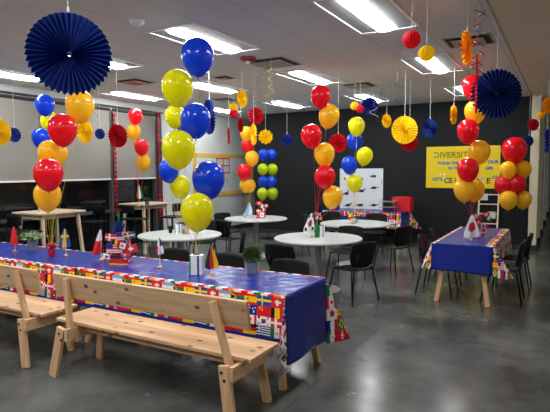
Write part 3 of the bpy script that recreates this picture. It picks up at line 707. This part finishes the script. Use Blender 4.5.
# ------------------------------------------------------------------ hanging paper decorations
FANM = {}
def fan_mesh(N, dep, scal, m):
    key = (N, dep, scal, m)
    if key in FANM: return FANM[key]
    bm = NB(); rs = [.06, .3, .6, .9, 1.0]; rings = []
    for r in rs:
        ring = []
        for k in range(2*N):
            a = PI*k/N; s = 1 if k % 2 else -1
            rr = r if r < 1 else (1.0 if k % 2 else 1-scal)
            ring.append(bm.verts.new((rr*math.cos(a), s*dep*(.45+.55*r), rr*math.sin(a))))
        rings.append(ring)
    n = 2*N
    for A, B in zip(rings, rings[1:]):
        for k in range(n): bm.faces.new((A[k], A[(k+1) % n], B[(k+1) % n], B[k]))
    me = bpy.data.meshes.new('paper_disc'); bm.to_mesh(me); bm.free(); me.materials.append(MT[m]); FANM[key] = me
    return me
def pfan(px, py, wpx, hpx, d, m, label, N=28, dep=.09, scal=.05, group='hanging paper fans', turn=1, name='paper_fan'):
    c = at(px, py, d); r = hpx*d/F_PX/2
    ang = math.acos(min(1, max(.0, (wpx/hpx-.12)/.88)))*turn
    to = Vector((-c.x, -c.y)); face_a = math.atan2(to.y, to.x)+PI/2
    t = thing(name, label, 'paper fan', c, face_a+ang, group)
    o = link('paper_disc', fan_mesh(N, dep, scal, m), t); o.scale = (r, r, r)
    sm = o.modifiers.new('thickness', 'SOLIDIFY'); sm.thickness = .004/r*.5; sm.offset = 0
    bm = NB()
    for s in (-1, 1): lathe(bm, [(0, s*dep*r*.75), (r*.04, s*dep*r*.7), (r*.06, 0)], 14)
    for v in bm.verts: v.co = Vector((v.co.x, v.co.z, v.co.y))
    obj('centre_button', bm, MT[m], t)
    bm = NB(); box(bm, (0, 0, r+.008), (.012, .008, .03)); obj('clip', bm, MT['string'], t)
    bm = NB(); tube(bm, [(0, 0, r), (0, 0, CE-c.z-.001)], .0018 if d < 6 else .003, 5); obj('string', bm, MT['string'], t)
    return t
pfan(69.5, 53.5, 83.5, 83, 3.0, 'navy', 'very large navy pleated paper fan hanging at the top left', 42, .1, .07)
pfan(496.5, 93.5, 49, 50.5, 4.85, 'navy', 'large navy pleated paper fan hanging at the right', 34, .1, .13)
pfan(476.5, 84, 3, 58, 4.4, 'pred', 'large red paper fan seen edge on, beside the right navy fan', 44, .035, .02)
pfan(467, 47.5, 13, 34, 4.45, 'pgold', 'golden scalloped paper fan seen edge on at the top right', 18, .12, .12)
pfan(404.7, 130, 26, 28, 7.6, 'pyellow', 'big round yellow paper fan hanging before the black wall', 30, .05, .02)
pfan(409.5, 143, 17, 17, 8.3, 'pdred', 'dark red paper fan peeping out below the big yellow one')
pfan(430, 128, 15.5, 19, 8.0, 'navy', 'navy paper fan hanging right of the big yellow one')
pfan(386.7, 121, 10, 14, 8.3, 'pyellow', 'small yellow paper fan left of the big yellow one')
pfan(453.8, 115, 7.5, 19, 7.2, 'pyellow', 'narrow yellow paper fan between the navy fan and the red balloons')
pfan(338.2, 143, 18, 19, 7.6, 'pred', 'red paper fan right of the red and gold balloon bunch', 24, .08, .05)
pfan(287, 140, 13.5, 12, 9.5, 'pblue', 'blue paper fan hanging alone against the black wall', 14, .14, .1)
pfan(265.5, 136.8, 15.5, 15, 10, 'pyellow', 'yellow flower shaped paper fan above the blue and lime column', 10, .16, .14)
pfan(256, 116, 16, 17.5, 9, 'pred', 'red paper fan near the corner, uppermost of the corner reds', 16, .12, .06)
pfan(253.8, 134.5, 8, 21, 8.4, 'pyellow', 'narrow yellow paper fan just under the corner red fan', 20)
pfan(240.6, 124.8, 6.8, 15, 9.3, 'pdred', 'small oval red paper fan left of the yellow corner fan', 16)
pfan(242.2, 98.8, 11, 18, 7.4, 'pyellow', 'yellow paper fan hanging below the dangling swirls', 20)
pfan(228.7, 136, 3.6, 16.5, 8.6, 'pdred', 'small red paper fan seen edge on before the grey wall', 16)
pfan(209.5, 117, 14, 35, 6.0, 'pblue', 'tall blue paper fan seen edge on beside the blue balloon', 30, .08, .05)
pfan(118, 136, 19, 23.5, 6.6, 'pdred', 'dark red paper fan hanging in front of the blinds', 26, .07, .03)
pfan(100, 134, 10, 11, 8.2, 'navy', 'small navy paper fan left of the dark red one', 16)
pfan(85, 131.5, 16, 24, 6.2, 'pyellow', 'yellow paper fan just right of the upper red balloon', 26, .07, .03)
pfan(-.5, 132, 22, 27, 5.6, 'pyellow', 'yellow paper fan cut by the left edge of the photo', 26, .07, .03)
pfan(14.5, 135, 12.5, 15, 7.2, 'navy', 'small navy paper fan next to the yellow one at the left edge', 16)
pfan(549, 105.5, 13, 17, 7.8, 'pgold', 'golden paper fan cut by the right edge of the photo', 20)
pfan(533.2, 124.8, 11, 12.5, 9.5, 'pred', 'small red paper fan before the cream column', 18)
pfan(529, 141, 9, 11, 10, 'navy', 'small navy paper fan low before the black wall end', 18)
pfan(547, 141, 5.5, 24, 8.6, 'pblue', 'narrow blue paper fan at the right edge of the photo', 20)
pfan(370, 106, 17, 18, 8.8, 'pblue', 'blue paper fan high over the poster, next to two little balls', 18, .12, .08)
HB = {}
def honey(px, py, w, d, m, label, m2=None):
    c = at(px, py, d); r = w*d/F_PX/2
    t = thing('honeycomb_ball', label, 'paper ball', c, random.random(), 'hanging honeycomb balls')
    def ball(mm, z):
        bm = NB(); n = 40; prof = [(math.sin(PI*k/12)*1.0, -math.cos(PI*k/12)) for k in range(13)]
        lathe(bm, prof, n)
        for v in bm.verts:
            a = math.atan2(v.co.y, v.co.x); q = 1+.03*math.cos(a*20); v.co.x *= q; v.co.y *= q; v.co *= r; v.co.z += z
        obj('paper_ball', bm, MT[mm], t)
    ball(m, 0)
    if m2: ball(m2, -r*1.35)
    bm = NB(); tube(bm, [(0, 0, r*.95), (0, 0, CE-c.z-.001)], .002 if d < 6 else .003, 5); obj('string', bm, MT['string'], t)
honey(411.6, 39.5, 17.5, 4.25, 'pred', 'red honeycomb paper ball hanging near the right ceiling light')
honey(426.6, 53.5, 15.8, 4.3, 'pyellow', 'yellow honeycomb paper ball hanging before the right ceiling light')
honey(233.5, 107.5, 8.5, 8.2, 'pyellow', 'small yellow ball with a red ball under it near the corner', 'pred')
honey(541, 115, 7.5, 9, 'pgold', 'small golden ball hanging before the cream column')
honey(354.8, 106, 8.5, 8.3, 'pyellow', 'small yellow ball left of the high blue fan')
honey(360.2, 109, 8, 8.2, 'pred', 'small red ball in front of the high blue fan')
def swirl(px, py, hpx, wpx, d, ms, label, turns=5):
    top = at(px, py, d); H = hpx*d/F_PX; r = wpx*d/F_PX/2; ms = ms if isinstance(ms, list) else [ms]
    t = thing('hanging_swirl', label, 'hanging swirl', (top.x, top.y, top.z-H), 0, 'dangling foil swirls')
    for q, m in enumerate(ms):
        bm = NB(); n = turns*18; prev = None; wd = max(.005, .009*wpx/14)
        for k in range(n+1):
            a = 2*PI*turns*k/n+q*2.4; z = H*(1-k/n); rr = r*(.75+.25*math.sin(k*.13+q))
            p = Vector((rr*math.cos(a), rr*math.sin(a), z)); V = (bm.verts.new(p+Vector((0, 0, wd/2))), bm.verts.new(p-Vector((0, 0, wd/2))))
            if prev: bm.faces.new((prev[0], V[0], V[1], prev[1]))
            prev = V
        solid(obj('ribbon', bm, MT[m], t), .001, 0)
    if CE-top.z > .01:
        bm = NB(); tube(bm, [(0, 0, H-.01), (0, 0, H+CE-top.z-.001)], .0015, 5); obj('string', bm, MT['string'], t)
swirl(479, -2, 76, 14, 4.6, ['tinselk', 'tinselr'], 'large black and red swirl dangling at the top right', 4)
swirl(255, 66, 42, 5, 6.6, 'tinselk', 'dark swirl hanging from the ceiling vent, leftmost strand', 5)
swirl(264, 64, 42, 5, 6.5, 'tinselk', 'dark swirl hanging from the ceiling vent, middle strand', 5)
swirl(270.5, 66, 32, 7, 6.4, 'rope', 'gold swirl hanging from the ceiling vent, rightmost strand', 4)
swirl(381, 88, 16, 5, 8.5, 'tinselk', 'short dark swirl hanging right of the high blue fan', 3)
swirl(397.5, 80, 24, 6, 7.5, 'tinselk', 'dark swirl hanging above the big yellow fan', 3)
swirl(374, 106, 11, 9, 8.2, 'ribwhite', 'white curl dangling under the far ceiling light', 1)
swirl(87, 94, 30, 5, 8.6, 'ribwhite', 'white swirl before the blinds, left strand', 4)
swirl(95, 97, 30, 5, 8.6, 'ribwhite', 'white swirl before the blinds, right strand', 4)
# heart garlands on the left wall
def garland(px, y0, y1, X, label):
    a = atx(px, y0, X); b = atx(px, y1, X); t = thing('heart_garland', label, 'garland', (X, a.y, b.z), PI/2, 'red garlands on the left wall')
    H = a.z-b.z; bm = NB(); tube(bm, [(0, 0, 0), (0, 0, H+(CE-.2-a.z if a.z < CE-.2 else 0))], .004, 6); obj('cord', bm, MT['ribred'], t)
    n = 22
    for k in range(n):
        z = H*(k+.5)/n; s = .052*(.7+.5*random.random()); bm = NB(); pts = []
        for j in range(16):
            q = 2*PI*j/16; pts.append((s*.9*math.sin(q)**3, .008, z+s*.06*(13*math.cos(q)-5*math.cos(2*q)-2*math.cos(3*q)-math.cos(4*q))))
        f = bm.faces.new([bm.verts.new(p) for p in pts]); e = bmesh.ops.extrude_face_region(bm, geom=[f])
        for v in e['geom']:
            if isinstance(v, bmesh.types.BMVert): v.co.y -= .012
        R3 = Matrix.Rotation(random.uniform(-.6, .6), 3, 'Z')
        for v in bm.verts: v.co = R3 @ v.co
        obj('heart_tag', bm, MT['tinselr'] if k % 3 else MT['pdred'], t)
garland(114, 113, 217, XL+.09, 'red garland of little hearts hanging behind the dark red fan')
garland(158.5, 113, 222, XL+.13, 'red garland of little hearts hanging where the blinds end')

# ------------------------------------------------------------------ table things
def flagpatch(key, L, h, ang, side, wavy=.012, n=(18, 12)):
    bm = NB(); U = Vector((side*math.cos(ang), 0, -math.sin(ang))); V = Vector((side*math.sin(ang), 0, math.cos(ang)))
    patch(bm, lambda u, v: U*(u*L)-V*((1-v)*h)+Vector((0, math.sin(u*7+v*2)*wavy*u, 0)), FL[key], *n)
    return bm
def drape(key, L, W, off, n=(22, 14)):
    bm = NB()
    def pos(t, q):   # t along the fly, hanging down from the pole tip; q across the hoist
        w = W*(.12+.88*min(1, t*1.25)**.8); x = (q-.5)*w+off*t
        return Vector((x, math.sin(q*9+t*2)*.012*t, -t*L*(1-.16*abs(q-.35))))
    patch(bm, pos, lambda t, q: FL[key](t, 1-q), *n)
    return bm
def flag_stand(px, py, z, key, ang, side, label, H=.27, L=.13, W=.1, off=0, rz=None, m='brass'):
    p = atz(px, py, z); t = thing('table_flag', label, 'flag', p, YAW if rz is None else rz, 'small flags on stands')
    bm = NB(); lathe(bm, [(0, 0), (.026, 0), (.028, .006), (.012, .014), (.006, .024), (0, .026)], 20); obj('base', bm, MT[m], t, True)
    bm = NB(); tube(bm, [(0, 0, .02), (0, 0, H)], .0022, 6); obj('pole', bm, MT['string'], t)
    bm = drape(key, L, W, off); o = obj('flag', bm, MT['fabric_flag'], t, True, (0, -.004, H)); solid(o, .0008, 0)
FG = 'x'
flag_stand(15, 251.5, .75, 'red', 1.25, -1, 'small plain red flag on a gold stand at the left end of the long table', .29, .23, .1, -.005)
flag_stand(66, 256, .75, 'swe', .95, -1, 'small blue and yellow cross flag on a gold stand right of the leafy plant', .3, .22, .14, -.012)
flag_stand(101.5, 260, .75, 'pol', 1.3, -1, 'small white and red flag on a gold stand left of the flag centrepiece', .32, .27, .1, -.045)
flag_stand(160, 267.5, .75, 'pan', 1.1, 1, 'small white blue and red flag on a gold stand right of the flag centrepiece', .29, .17, .075, .005)
flag_stand(211.5, 275, .75, 'deu', 1.15, -1, 'small black red and gold flag on a gold stand by the white card box', .25, .2, .12, .005)
flag_stand(311.5, 237, .74, 'kor', 1.15, -1, 'small Korean flag on a gold stand on the middle round table', .33, .28, .15, -.04)
flag_stand(471.5, 240.5, .75, 'jpn', .95, 1, 'white flag with a red disc on a gold stand on the table beside the aisle', .33, .31, .2, .0)
flag_stand(249.5, 218, .74, 'bw', 1.2, -1, 'small light blue and white flag on the round table by the grey wall', .3, .26, .15, -.02, m='string')
flag_stand(350, 223.5, .74, 'ngr', 1.2, 1, 'small green yellow and red flag on the round table before the poster', .23, .17, .1, .02)
flag_stand(139.5, 206, 1.0, 'ind', 1.1, -1, 'small orange white and green flag on the far bar table', .4, .27, .13, .02, m='string')
def plant(px, py, z, kind, label, s=1, potm='pot', leafm='leaf'):
    p = atz(px, py, z); t = thing('potted_plant', label, 'plant', p, .4, 'small potted plants')
    h = (.082 if kind == 'grass' else .078)*s; w = (.032 if kind == 'grass' else .038)*s; bm = NB()
    if kind == 'grass': box(bm, (0, 0, h/2), (w*2, w*2, h), None, .004)
    else: lathe(bm, [(0, 0), (w*.8, 0), (w, h), (w*.9, h), (w*.85, h-.01), (0, h-.01)], 24)
    obj('pot', bm, MT[potm], t)
    bm = NB(); lathe(bm, [(0, h-.002), (w*.8, h-.002), (0, h+.006)], 16); obj('soil', bm, MT['soil'], t)
    bm = NB(); rnd = random.Random(int(px))
    for k in range(900 if kind == 'grass' else 130):
        a = rnd.random()*2*PI; e = math.acos(rnd.uniform(-.75, 1)) if kind == 'grass' else rnd.uniform(.1, 1.35)
        dr = Vector((math.cos(a)*math.sin(e), math.sin(a)*math.sin(e), math.cos(e)))
        if kind == 'grass':
            r = .066*s; c0 = Vector((0, 0, h+.052*s)); b0 = c0+dr*r*rnd.uniform(.1, .8); tip = c0+dr*r*rnd.uniform(.95, 1.15); tip.z += .0; wd = .004*s
        else:
            ln = rnd.uniform(.05, .11)*s; b0 = Vector((0, 0, h))+Vector((dr.x, dr.y, dr.z*.8))*ln*.8; tip = b0+Vector((dr.x, dr.y, -.1))*.04*s; wd = .012*s
        sd = dr.cross(Vector((0, 0, 1))); sd = (sd if sd.length > .01 else Vector((1, 0, 0))).normalized()*wd; mid = (b0+tip)/2+Vector((0, 0, .004))
        V = [bm.verts.new(q) for q in (b0, mid+sd, tip, mid-sd)]; bm.faces.new(V)
        if kind != 'grass' and k % 3 == 0: tube(bm, [(0, 0, h), b0], .0015, 4)
    solid(obj('foliage', bm, MT[leafm], t), .0008, 0)
plant(252, 273.5, .75, 'grass', 'round grassy plant in a square blue grey pot on the long table', 1.3)
plant(33, 250.5, .75, 'leafy', 'leafy green plant in a grey pot on the left half of the long table', 1.6, 'pot', 'leafy')
plant(147, 206, 1.0, 'leafy', 'dark leafy plant in a silver pot on the far bar table', 1.15, 'potl', 'leafd')
plant(181, 228, .74, 'leafy', 'small leafy plant on the round table behind the long table', .7, 'potl', 'leafd')
plant(357, 222.5, .74, 'leafy', 'small plant in a white pot on the round table before the poster', .8, 'white', 'leafd')
def cardbox(px, py, z, w, h, label, name='card_box', dm=.06):
    p = atz(px, py, z); t = thing(name, label, 'box', p, YAW-.12, 'table card boxes')
    def col(u, v): return GR if u < .13 else ((30, 60, 140) if .62 < u < .8 else WH)
    bm = NB(); a, b = w/2, dm/2; C = [(-a, -b), (a, -b), (a, b), (-a, b)]
    for k in range(4):
        p0, p1 = C[k], C[(k+1) % 4]; patch(bm, lambda u, v: (p0[0]+(p1[0]-p0[0])*u, p0[1]+(p1[1]-p0[1])*u, v*h), col, 24, 6)
    patch(bm, lambda u, v: (-a+w*u, -b+dm*v, h), lambda u, v: WH, 2, 2); patch(bm, lambda u, v: (-a+w*u, b-dm*v, 0), lambda u, v: WH, 2, 2)
    weld(bm); obj('card_body', bm, MT['print'], t)
    bm = NB(); box(bm, (0, 0, h+.004), (w*.5, dm*.3, .008)); obj('slot_trim', bm, MT['alud'], t)
cardbox(197, 274, .75, .115, .175, 'white green and blue card box on the long table, balloons tied to it', dm=.09)
cardbox(178.5, 233, .74, .1, .13, 'white and green card box on the round table behind the long table')
cardbox(322, 237, .74, .075, .155, 'white card box on the middle round table beside the green bottle')
def cup(px, py, z, r, h, m, label, name='cup', cat='cup'):
    p = atz(px, py, z); t = thing(name, label, cat, p, 0, 'cups and jars on the tables')
    bm = NB(); lathe(bm, [(0, 0), (r*.85, 0), (r, h), (r*.9, h), (r*.8, .01), (0, .01)], 20); obj('body', bm, MT[m], t, True)
    bm = NB(); lathe(bm, [(r*.88, h-.006), (r*1.06, h-.006), (r*1.06, h+.004), (r*.88, h+.004), (r*.88, h-.006)], 20); obj('rim', bm, MT[m], t, True)
cup(170.6, 233, .74, .032, .1, 'black', 'black cup on the round table behind the long table, leftmost item')
cup(183.5, 233.5, .74, .03, .115, 'wgrey', 'grey cup on the round table behind the long table, right of the card box')
cup(186.8, 234, .74, .03, .08, 'tan', 'tan jar on the round table behind the long table, rightmost item', 'jar', 'jar')
cup(244.6, 217, .74, .03, .07, 'white', 'small white cup left of the blue and white flag')
cup(353.5, 224, .74, .04, .09, 'white', 'white cup on the round table before the poster')
p = atz(316.8, 237.3, .74); t = thing('glass_bottle', 'green glass bottle on the middle round table between flag and box', 'bottle', p)
bm = NB(); lathe(bm, [(0, 0), (.03, 0), (.032, .01), (.032, .14), (.012, .19), (.012, .24), (0, .24)], 20); obj('glass_body', bm, MT['green'], t, True)
bm = NB(); lathe(bm, [(.014, .225), (.014, .245), (0, .245)], 12); obj('cap', bm, MT['tinselr'], t)
def centerpiece(px, py, z, W, H, flags, label, spike='tinselg', top='tinselb'):
    H0 = H
    p = atz(px, py, z); t = thing('flag_centerpiece', label, 'centrepiece', p, YAW, 'flag decorated centrepieces')
    bm = NB(); a = W*.36; C = [(-a, -a), (a, -a), (a, a), (-a, a)]; hb = H*.45; ks = [f[0] for f in flags]
    for k in range(4):
        p0, p1 = C[k], C[(k+1) % 4]
        patch(bm, lambda u, v: (p0[0]+(p1[0]-p0[0])*u, p0[1]+(p1[1]-p0[1])*u, v*hb), lambda u, v: FL[ks[(int(u*2)+2*int(v*2)+k) % len(ks)]](u*2 % 1, v*2 % 1), 28, 20)
    patch(bm, lambda u, v: (-a+2*a*u, -a+2*a*v, hb), lambda u, v: RD, 2, 2); patch(bm, lambda u, v: (-a+2*a*u, a-2*a*v, 0), lambda u, v: RD, 2, 2)
    weld(bm); obj('box', bm, MT['print'], t)
    bm = NB(); rnd = random.Random(3)
    for k in range(70):
        an = rnd.random()*2*PI; e = rnd.uniform(0, 1.2); dr = Vector((math.cos(an)*math.sin(e), math.sin(an)*math.sin(e), math.cos(e)))
        b0 = Vector((0, 0, hb)); tip = b0+Vector((dr.x*W*.45, dr.y*W*.45, dr.z*H*.38)); sd = Vector((-math.sin(an), math.cos(an), 0))*W*.02
        V = [bm.verts.new(q) for q in (b0-sd, b0+sd, tip+sd, tip-sd)]; bm.faces.new(V)
    solid(obj('tinsel', bm, MT[top], t), .001, 0)
    bm = NB()
    for k in range(16):
        an = k*2.4; sd = Vector((math.cos(an), math.sin(an), 0))*W*.07; z0 = hb+H*.1+k*H*.028
        V = [bm.verts.new(q) for q in (Vector((0, 0, z0-.01)), Vector((0, 0, z0+.01)), Vector((sd.x, sd.y, z0+.03)), Vector((sd.x, sd.y, z0+.012)))]; bm.faces.new(V)
    tube(bm, [(0, 0, hb), (0, 0, H)], W*.035, 8)
    solid(obj('tinsel_spike', bm, MT[spike], t), .001, 0)
    for k, (key, x, zz, an, sd, L) in enumerate(flags):
        bm = flagpatch(key, L, L*.62, an, sd, .008, (14, 10)); o = obj('flag', bm, MT['fabric_flag'], t, True, (x*W, -a-.01-.004*k, zz*H)); solid(o, .0008, 0)
centerpiece(120, 262.5, .75, .25, .52, [('dan', -.42, .6, .1, 1, .12), ('usa', 0, .62, -.05, 1, .14), ('usa', -.4, .4, 0, 1, .16), ('swe', .3, .6, -.2, 1, .11), ('sui', .3, .36, -.15, 1, .13), ('deu', -.28, .19, .05, 1, .19), ('jpn', -.5, .22, .2, 1, .08), ('can', .12, .45, .3, 1, .1), ('nor', .2, .2, -.1, 1, .1), ('bel', -.1, .5, .2, 1, .08)],
    'large centrepiece of small world flags with green and blue tinsel on the long table')
centerpiece(476, 234.5, .75, .24, .36, [('usa', -.45, .85, .1, 1, .1), ('dan', -.5, .55, .2, 1, .1), ('sui', .2, .9, 0, 1, .1), ('ita', .42, .8, .5, 1, .09), ('can', -.4, .35, 0, 1, .1), ('nor', .15, .45, .1, 1, .1)],
    'centrepiece of red and white flags on the table beside the aisle', top='tinselr')
centerpiece(260.5, 218, .74, .2, .37, [('sui', -.4, .9, .1, 1, .12), ('ita', -.1, .75, .1, 1, .12), ('dan', -.4, .5, .05, 1, .12), ('mex', .05, .55, 0, 1, .1), ('can', -.2, .3, 0, 1, .14), ('can', .4, .75, .2, 1, .08)],
    'red and green flag centrepiece on the round table by the grey wall', top='tinselk')
t = thing('flag_bunch', 'bunch of tiny red flags stuck above the green bottle', 'flags', atz(315.5, 234.8, .74)+Vector((0, .05, 0)), YAW)
bm = NB(); tube(bm, [(0, 0, 0), (0, 0, .3)], .004, 6); lathe(bm, [(0, 0), (.025, 0), (.02, .02), (0, .022)], 12); obj('stem', bm, MT['green'], t)
for k, (key, x, zz) in enumerate((('nor', -.05, .33), ('uk', .0, .32), ('can', -.03, .27), ('bel', .02, .26))):
    bm = flagpatch(key, .06, .045, .1, 1, .004, (10, 8)); o = obj('flag', bm, MT['fabric_flag'], t, True, (x, -.01-.004*k, zz)); solid(o, .0008, 0)

# ------------------------------------------------------------------ on the walls
def mural_text(parent, s, x, z, h, m, y=-.006, squeeze=1.0, bold=0):
    cu = bpy.data.curves.new('lettering', 'FONT'); cu.body = s; cu.size = h*1.35; cu.extrude = .001; cu.offset = bold; cu.align_x = 'LEFT'
    o = bpy.data.objects.new('lettering', cu); COL.objects.link(o); dg = bpy.context.evaluated_depsgraph_get()
    me = bpy.data.meshes.new_from_object(o.evaluated_get(dg)); bpy.data.objects.remove(o); bpy.data.curves.remove(cu)
    me.materials.clear(); me.materials.append(m)
    q = link('lettering', me, parent); q.location = (x, y, z); q.rotation_euler = (PI/2, 0, 0); q.scale = (squeeze, 1, 1); return q
bl, brr = aty(426, 188, YB), aty(499.5, 188.5, YB); W = brr.x-bl.x
t = thing('paper_banner', 'yellow paper banner with painted lettering on the black wall', 'banner', (bl.x, YB-.006, 1.255))
bm = NB(); box(bm, (W/2, 0, .45), (W, .006, .9)); obj('paper_sheet', bm, MT['yellowpaper'], t)
TM = {k: mat('ink_'+k, c, .6) for k, c in {'olive': (122, 118, 22), 'teal': (36, 120, 140), 'bluei': (30, 90, 170), 'whitei': (228, 220, 190), 'dgreen': (20, 90, 40), 'ink': (40, 30, 40), 'redi': (170, 30, 30), 'pinki': (235, 190, 150)}.items()}
mural_text(t, 'DIVERSITY', .15, .66, .13, TM['olive'], squeeze=1.02, bold=.004)
mural_text(t, 'YOUR THING', .24, .51, .065, TM['bluei'], squeeze=1.1, bold=.004)
mural_text(t, 'OUR', 1.27, .53, .065, TM['bluei'], squeeze=1.1, bold=.004)
mural_text(t, 'IN THE', .47, .4, .065, TM['teal'], bold=.004); mural_text(t, 'LIFE', 1.23, .4, .06, TM['bluei'], bold=.004)
mural_text(t, 'a  va', .29, .28, .05, TM['whitei'], bold=.004); mural_text(t, 'of', .36, .19, .05, TM['whitei'], bold=.004); mural_text(t, 'the', 1.1, .2, .05, TM['whitei'], bold=.004)
mural_text(t, "LET'S", .14, .16, .07, TM['teal'], bold=.004); mural_text(t, 'DAY', 1.36, .21, .06, TM['teal'], bold=.004)
for k, ch in enumerate('CELEBRATE'):
    mural_text(t, ch, .385+.108*k, .11, .12, TM[['dgreen', 'ink', 'redi', 'bluei', 'dgreen', 'ink', 'redi', 'pinki', 'ink'][k]], bold=.004)
# poster with black hand signs
a = aty(340.2, 168.7, YB); b_ = aty(383.3, 169, YB); W = b_.x-a.x; Hh = 1.0
t = thing('hand_sign_poster', 'white poster with rows of small black hand signs on the black wall', 'poster', (a.x, YB-.008, a.z-Hh))
SIG = [(.8, .82, 1, .09), (.8, .55, 0, .1), (.52, .47, 2, .1), (.16, .4, 3, .1), (.53, .76, 1, .05), (.8, .14, 0, .1), (.2, .12, 2, .1), (.5, .13, 1, .1), (.97, .7, 4, .05)]
def hand(u, v):
    for x, y, k, s in SIG:
        dx, dy = (u-x)/s, (v-y)/s*.93
        if k == 4:
            if abs(dx) < .12 and abs(dy) < 1: return (60, 60, 60)
            continue
        if (dx/.55)**2+(dy/.32)**2 < 1: return (20, 20, 22)                       # palm
        if k == 0 and 0 < dx < 1.05 and abs(dy-.12) < .12: return (20, 20, 22)      # pointing finger
        if k == 1 and -1 < dx < .1 and (abs(dy-.18-.1*dx) < .09 or abs(dy+.1) < .09): return (20, 20, 22)
        if k == 2 and 0 < dx < .95 and abs(dy-.55*dx) < .13: return (20, 20, 22)
        if k == 3 and .2 < dx < .48 and 0 < dy < .85: return (20, 20, 22)
        if -1 < dx < -.4 and abs(dy+.12) < .1: return (20, 20, 22)
    if (u-.12)**2+(v-.76)**2 < .0012: return (200, 100, 60)
    return (206, 210, 212)
bm = NB(); patch(bm, lambda u, v: (W*u, 0, Hh*v), hand, 110, 110); solid(obj('printed_sheet', bm, MT['print'], t), .008, 1)
bm = NB()
for x in (.03, W-.03): tube(bm, [(x, -.004, Hh-.03), (x, -.012, Hh-.03)], .008, 8)
obj('pushpin', bm, MT['alud'], t)
# ladder display
a = aty(477.5, 232, YB-.25); b_ = aty(497, 232, YB-.25); W = b_.x-a.x
t = thing('ladder_display', 'slim wooden ladder with white notes leaning at the black wall', 'ladder', (a.x, YB-.3, 0))
H = aty(478, 190, YB-.2).z
for x in (0, W): bm = NB(); prism(bm, (x, -.05, 0), (x, .24, H), .03, .03, (1, 0, 0)); obj('rail', bm, MT['pale'], t)
for k in range(6):
    z = .14+k*(H-.2)/5.2; y = -.05+.29*z/H; bm = NB(); tube(bm, [(0, y, z), (W, y, z)], .013, 8); obj('rung', bm, MT['pale'], t)
for x, z in ((.09, H*.93), (W-.12, H*.63)):
    y = -.05+.29*z/H; bm = NB(); box(bm, (x, y-.03, z-.06), (.15, .02, .14)); obj('note_card', bm, MT['white'], t)
# bulletin board on grey wall
y0, y1, z0, z1 = 10.0, 12.85, .98, 2.1
t = thing('bulletin_board', 'wide bulletin board with gold border on the grey left wall', 'bulletin board', (XL, y0, z0), PI/2)
L = y1-y0; Hh = z1-z0
bm = NB(); box(bm, (L/2, -.01, Hh/2), (L-.1, .018, Hh-.1)); obj('board', bm, MT['board'], t)
bm = NB()
for z in (.05, Hh-.05): box(bm, (L/2, -.014, z), (L, .026, .1))
for x in (.05, L-.05): box(bm, (x, -.014, Hh/2), (.1, .026, Hh-.2))
obj('border', bm, MT['bulletin'], t)
def sheetpaper(px0, py0, px1, py1, m, name, label, cat):
    p0 = atx(px0, py1, XL+.03); p1 = atx(px1, py0, XL+.03); t = thing(name, label, cat, (XL+.022, p0.y, p0.z), PI/2); w = p1.y-p0.y; h = p1.z-p0.z
    bm = NB(); box(bm, (w/2, -.002, h/2), (w, .003, h)); obj('paper_sheet', bm, m, t)
    return t, w, h
t, w, h = sheetpaper(216.5, 158, 229.7, 173.5, MT['white'], 'wall_calendar', 'white calendar with a red grid pinned on the bulletin board', 'calendar')
bm = NB()
for k in range(3): box(bm, (.02+(w-.04)*k/2, -.005, h/2), (.03, .004, h))
for k in range(3): box(bm, (w/2, -.005, .02+(h-.04)*k/2), (w, .004, .03))
obj('red_grid', bm, MT['redbox'], t)
for q in (((232, 168, 238, 184), 'small white notice right of the red calendar'), ((224, 176, 231, 186), 'small white notice under the red calendar'), ((205, 160, 213, 172), 'white notice left of the red calendar')):
    t, w, h = sheetpaper(*q[0], MT['white'], 'paper_notice', q[1]+' on the bulletin board', 'notice')
    bm = NB(); box(bm, (w*.5, -.005, h*.55), (w*.25, .004, h*.1)); obj('printed_block', bm, MT['tan'] if 'right' in q[1] else MT['leafd'], t)
# thermostat / socket near the corner
t = thing('wall_socket', 'small white socket low on the grey wall', 'socket', (XL+.008, 11.4, .35), PI/2)
bm = NB(); box(bm, (0, 0, 0), (.08, .012, .12), None, .003); obj('plate', bm, MT['pan'], t); bm = NB(); box(bm, (0, -.008, .02), (.025, .004, .03)); box(bm, (0, -.008, -.03), (.025, .004, .03)); obj('outlet', bm, MT['alud'], t)
# floor joints
slab('trim_4', (-1.655, 4.9, .0006), (.008, 9, .0012), MT['alud']);
slab('trim_6', (-2.6, 5.1, .0006), (8, .008, .0012), MT['alud'])

# ------------------------------------------------------------------ world and view
w = bpy.data.worlds.new('world'); sc.world = w; w.use_nodes = True
w.node_tree.nodes['Background'].inputs[0].default_value = (.35, .4, .5, 1); w.node_tree.nodes['Background'].inputs[1].default_value = .02
sc.view_settings.view_transform = 'Standard'; sc.view_settings.look = 'None'; sc.view_settings.gamma = 1; sc.view_settings.use_curve_mapping = False
sc.view_settings.exposure = 2.08
sc.cycles.use_denoising = True
sc.cycles.max_bounces = 8
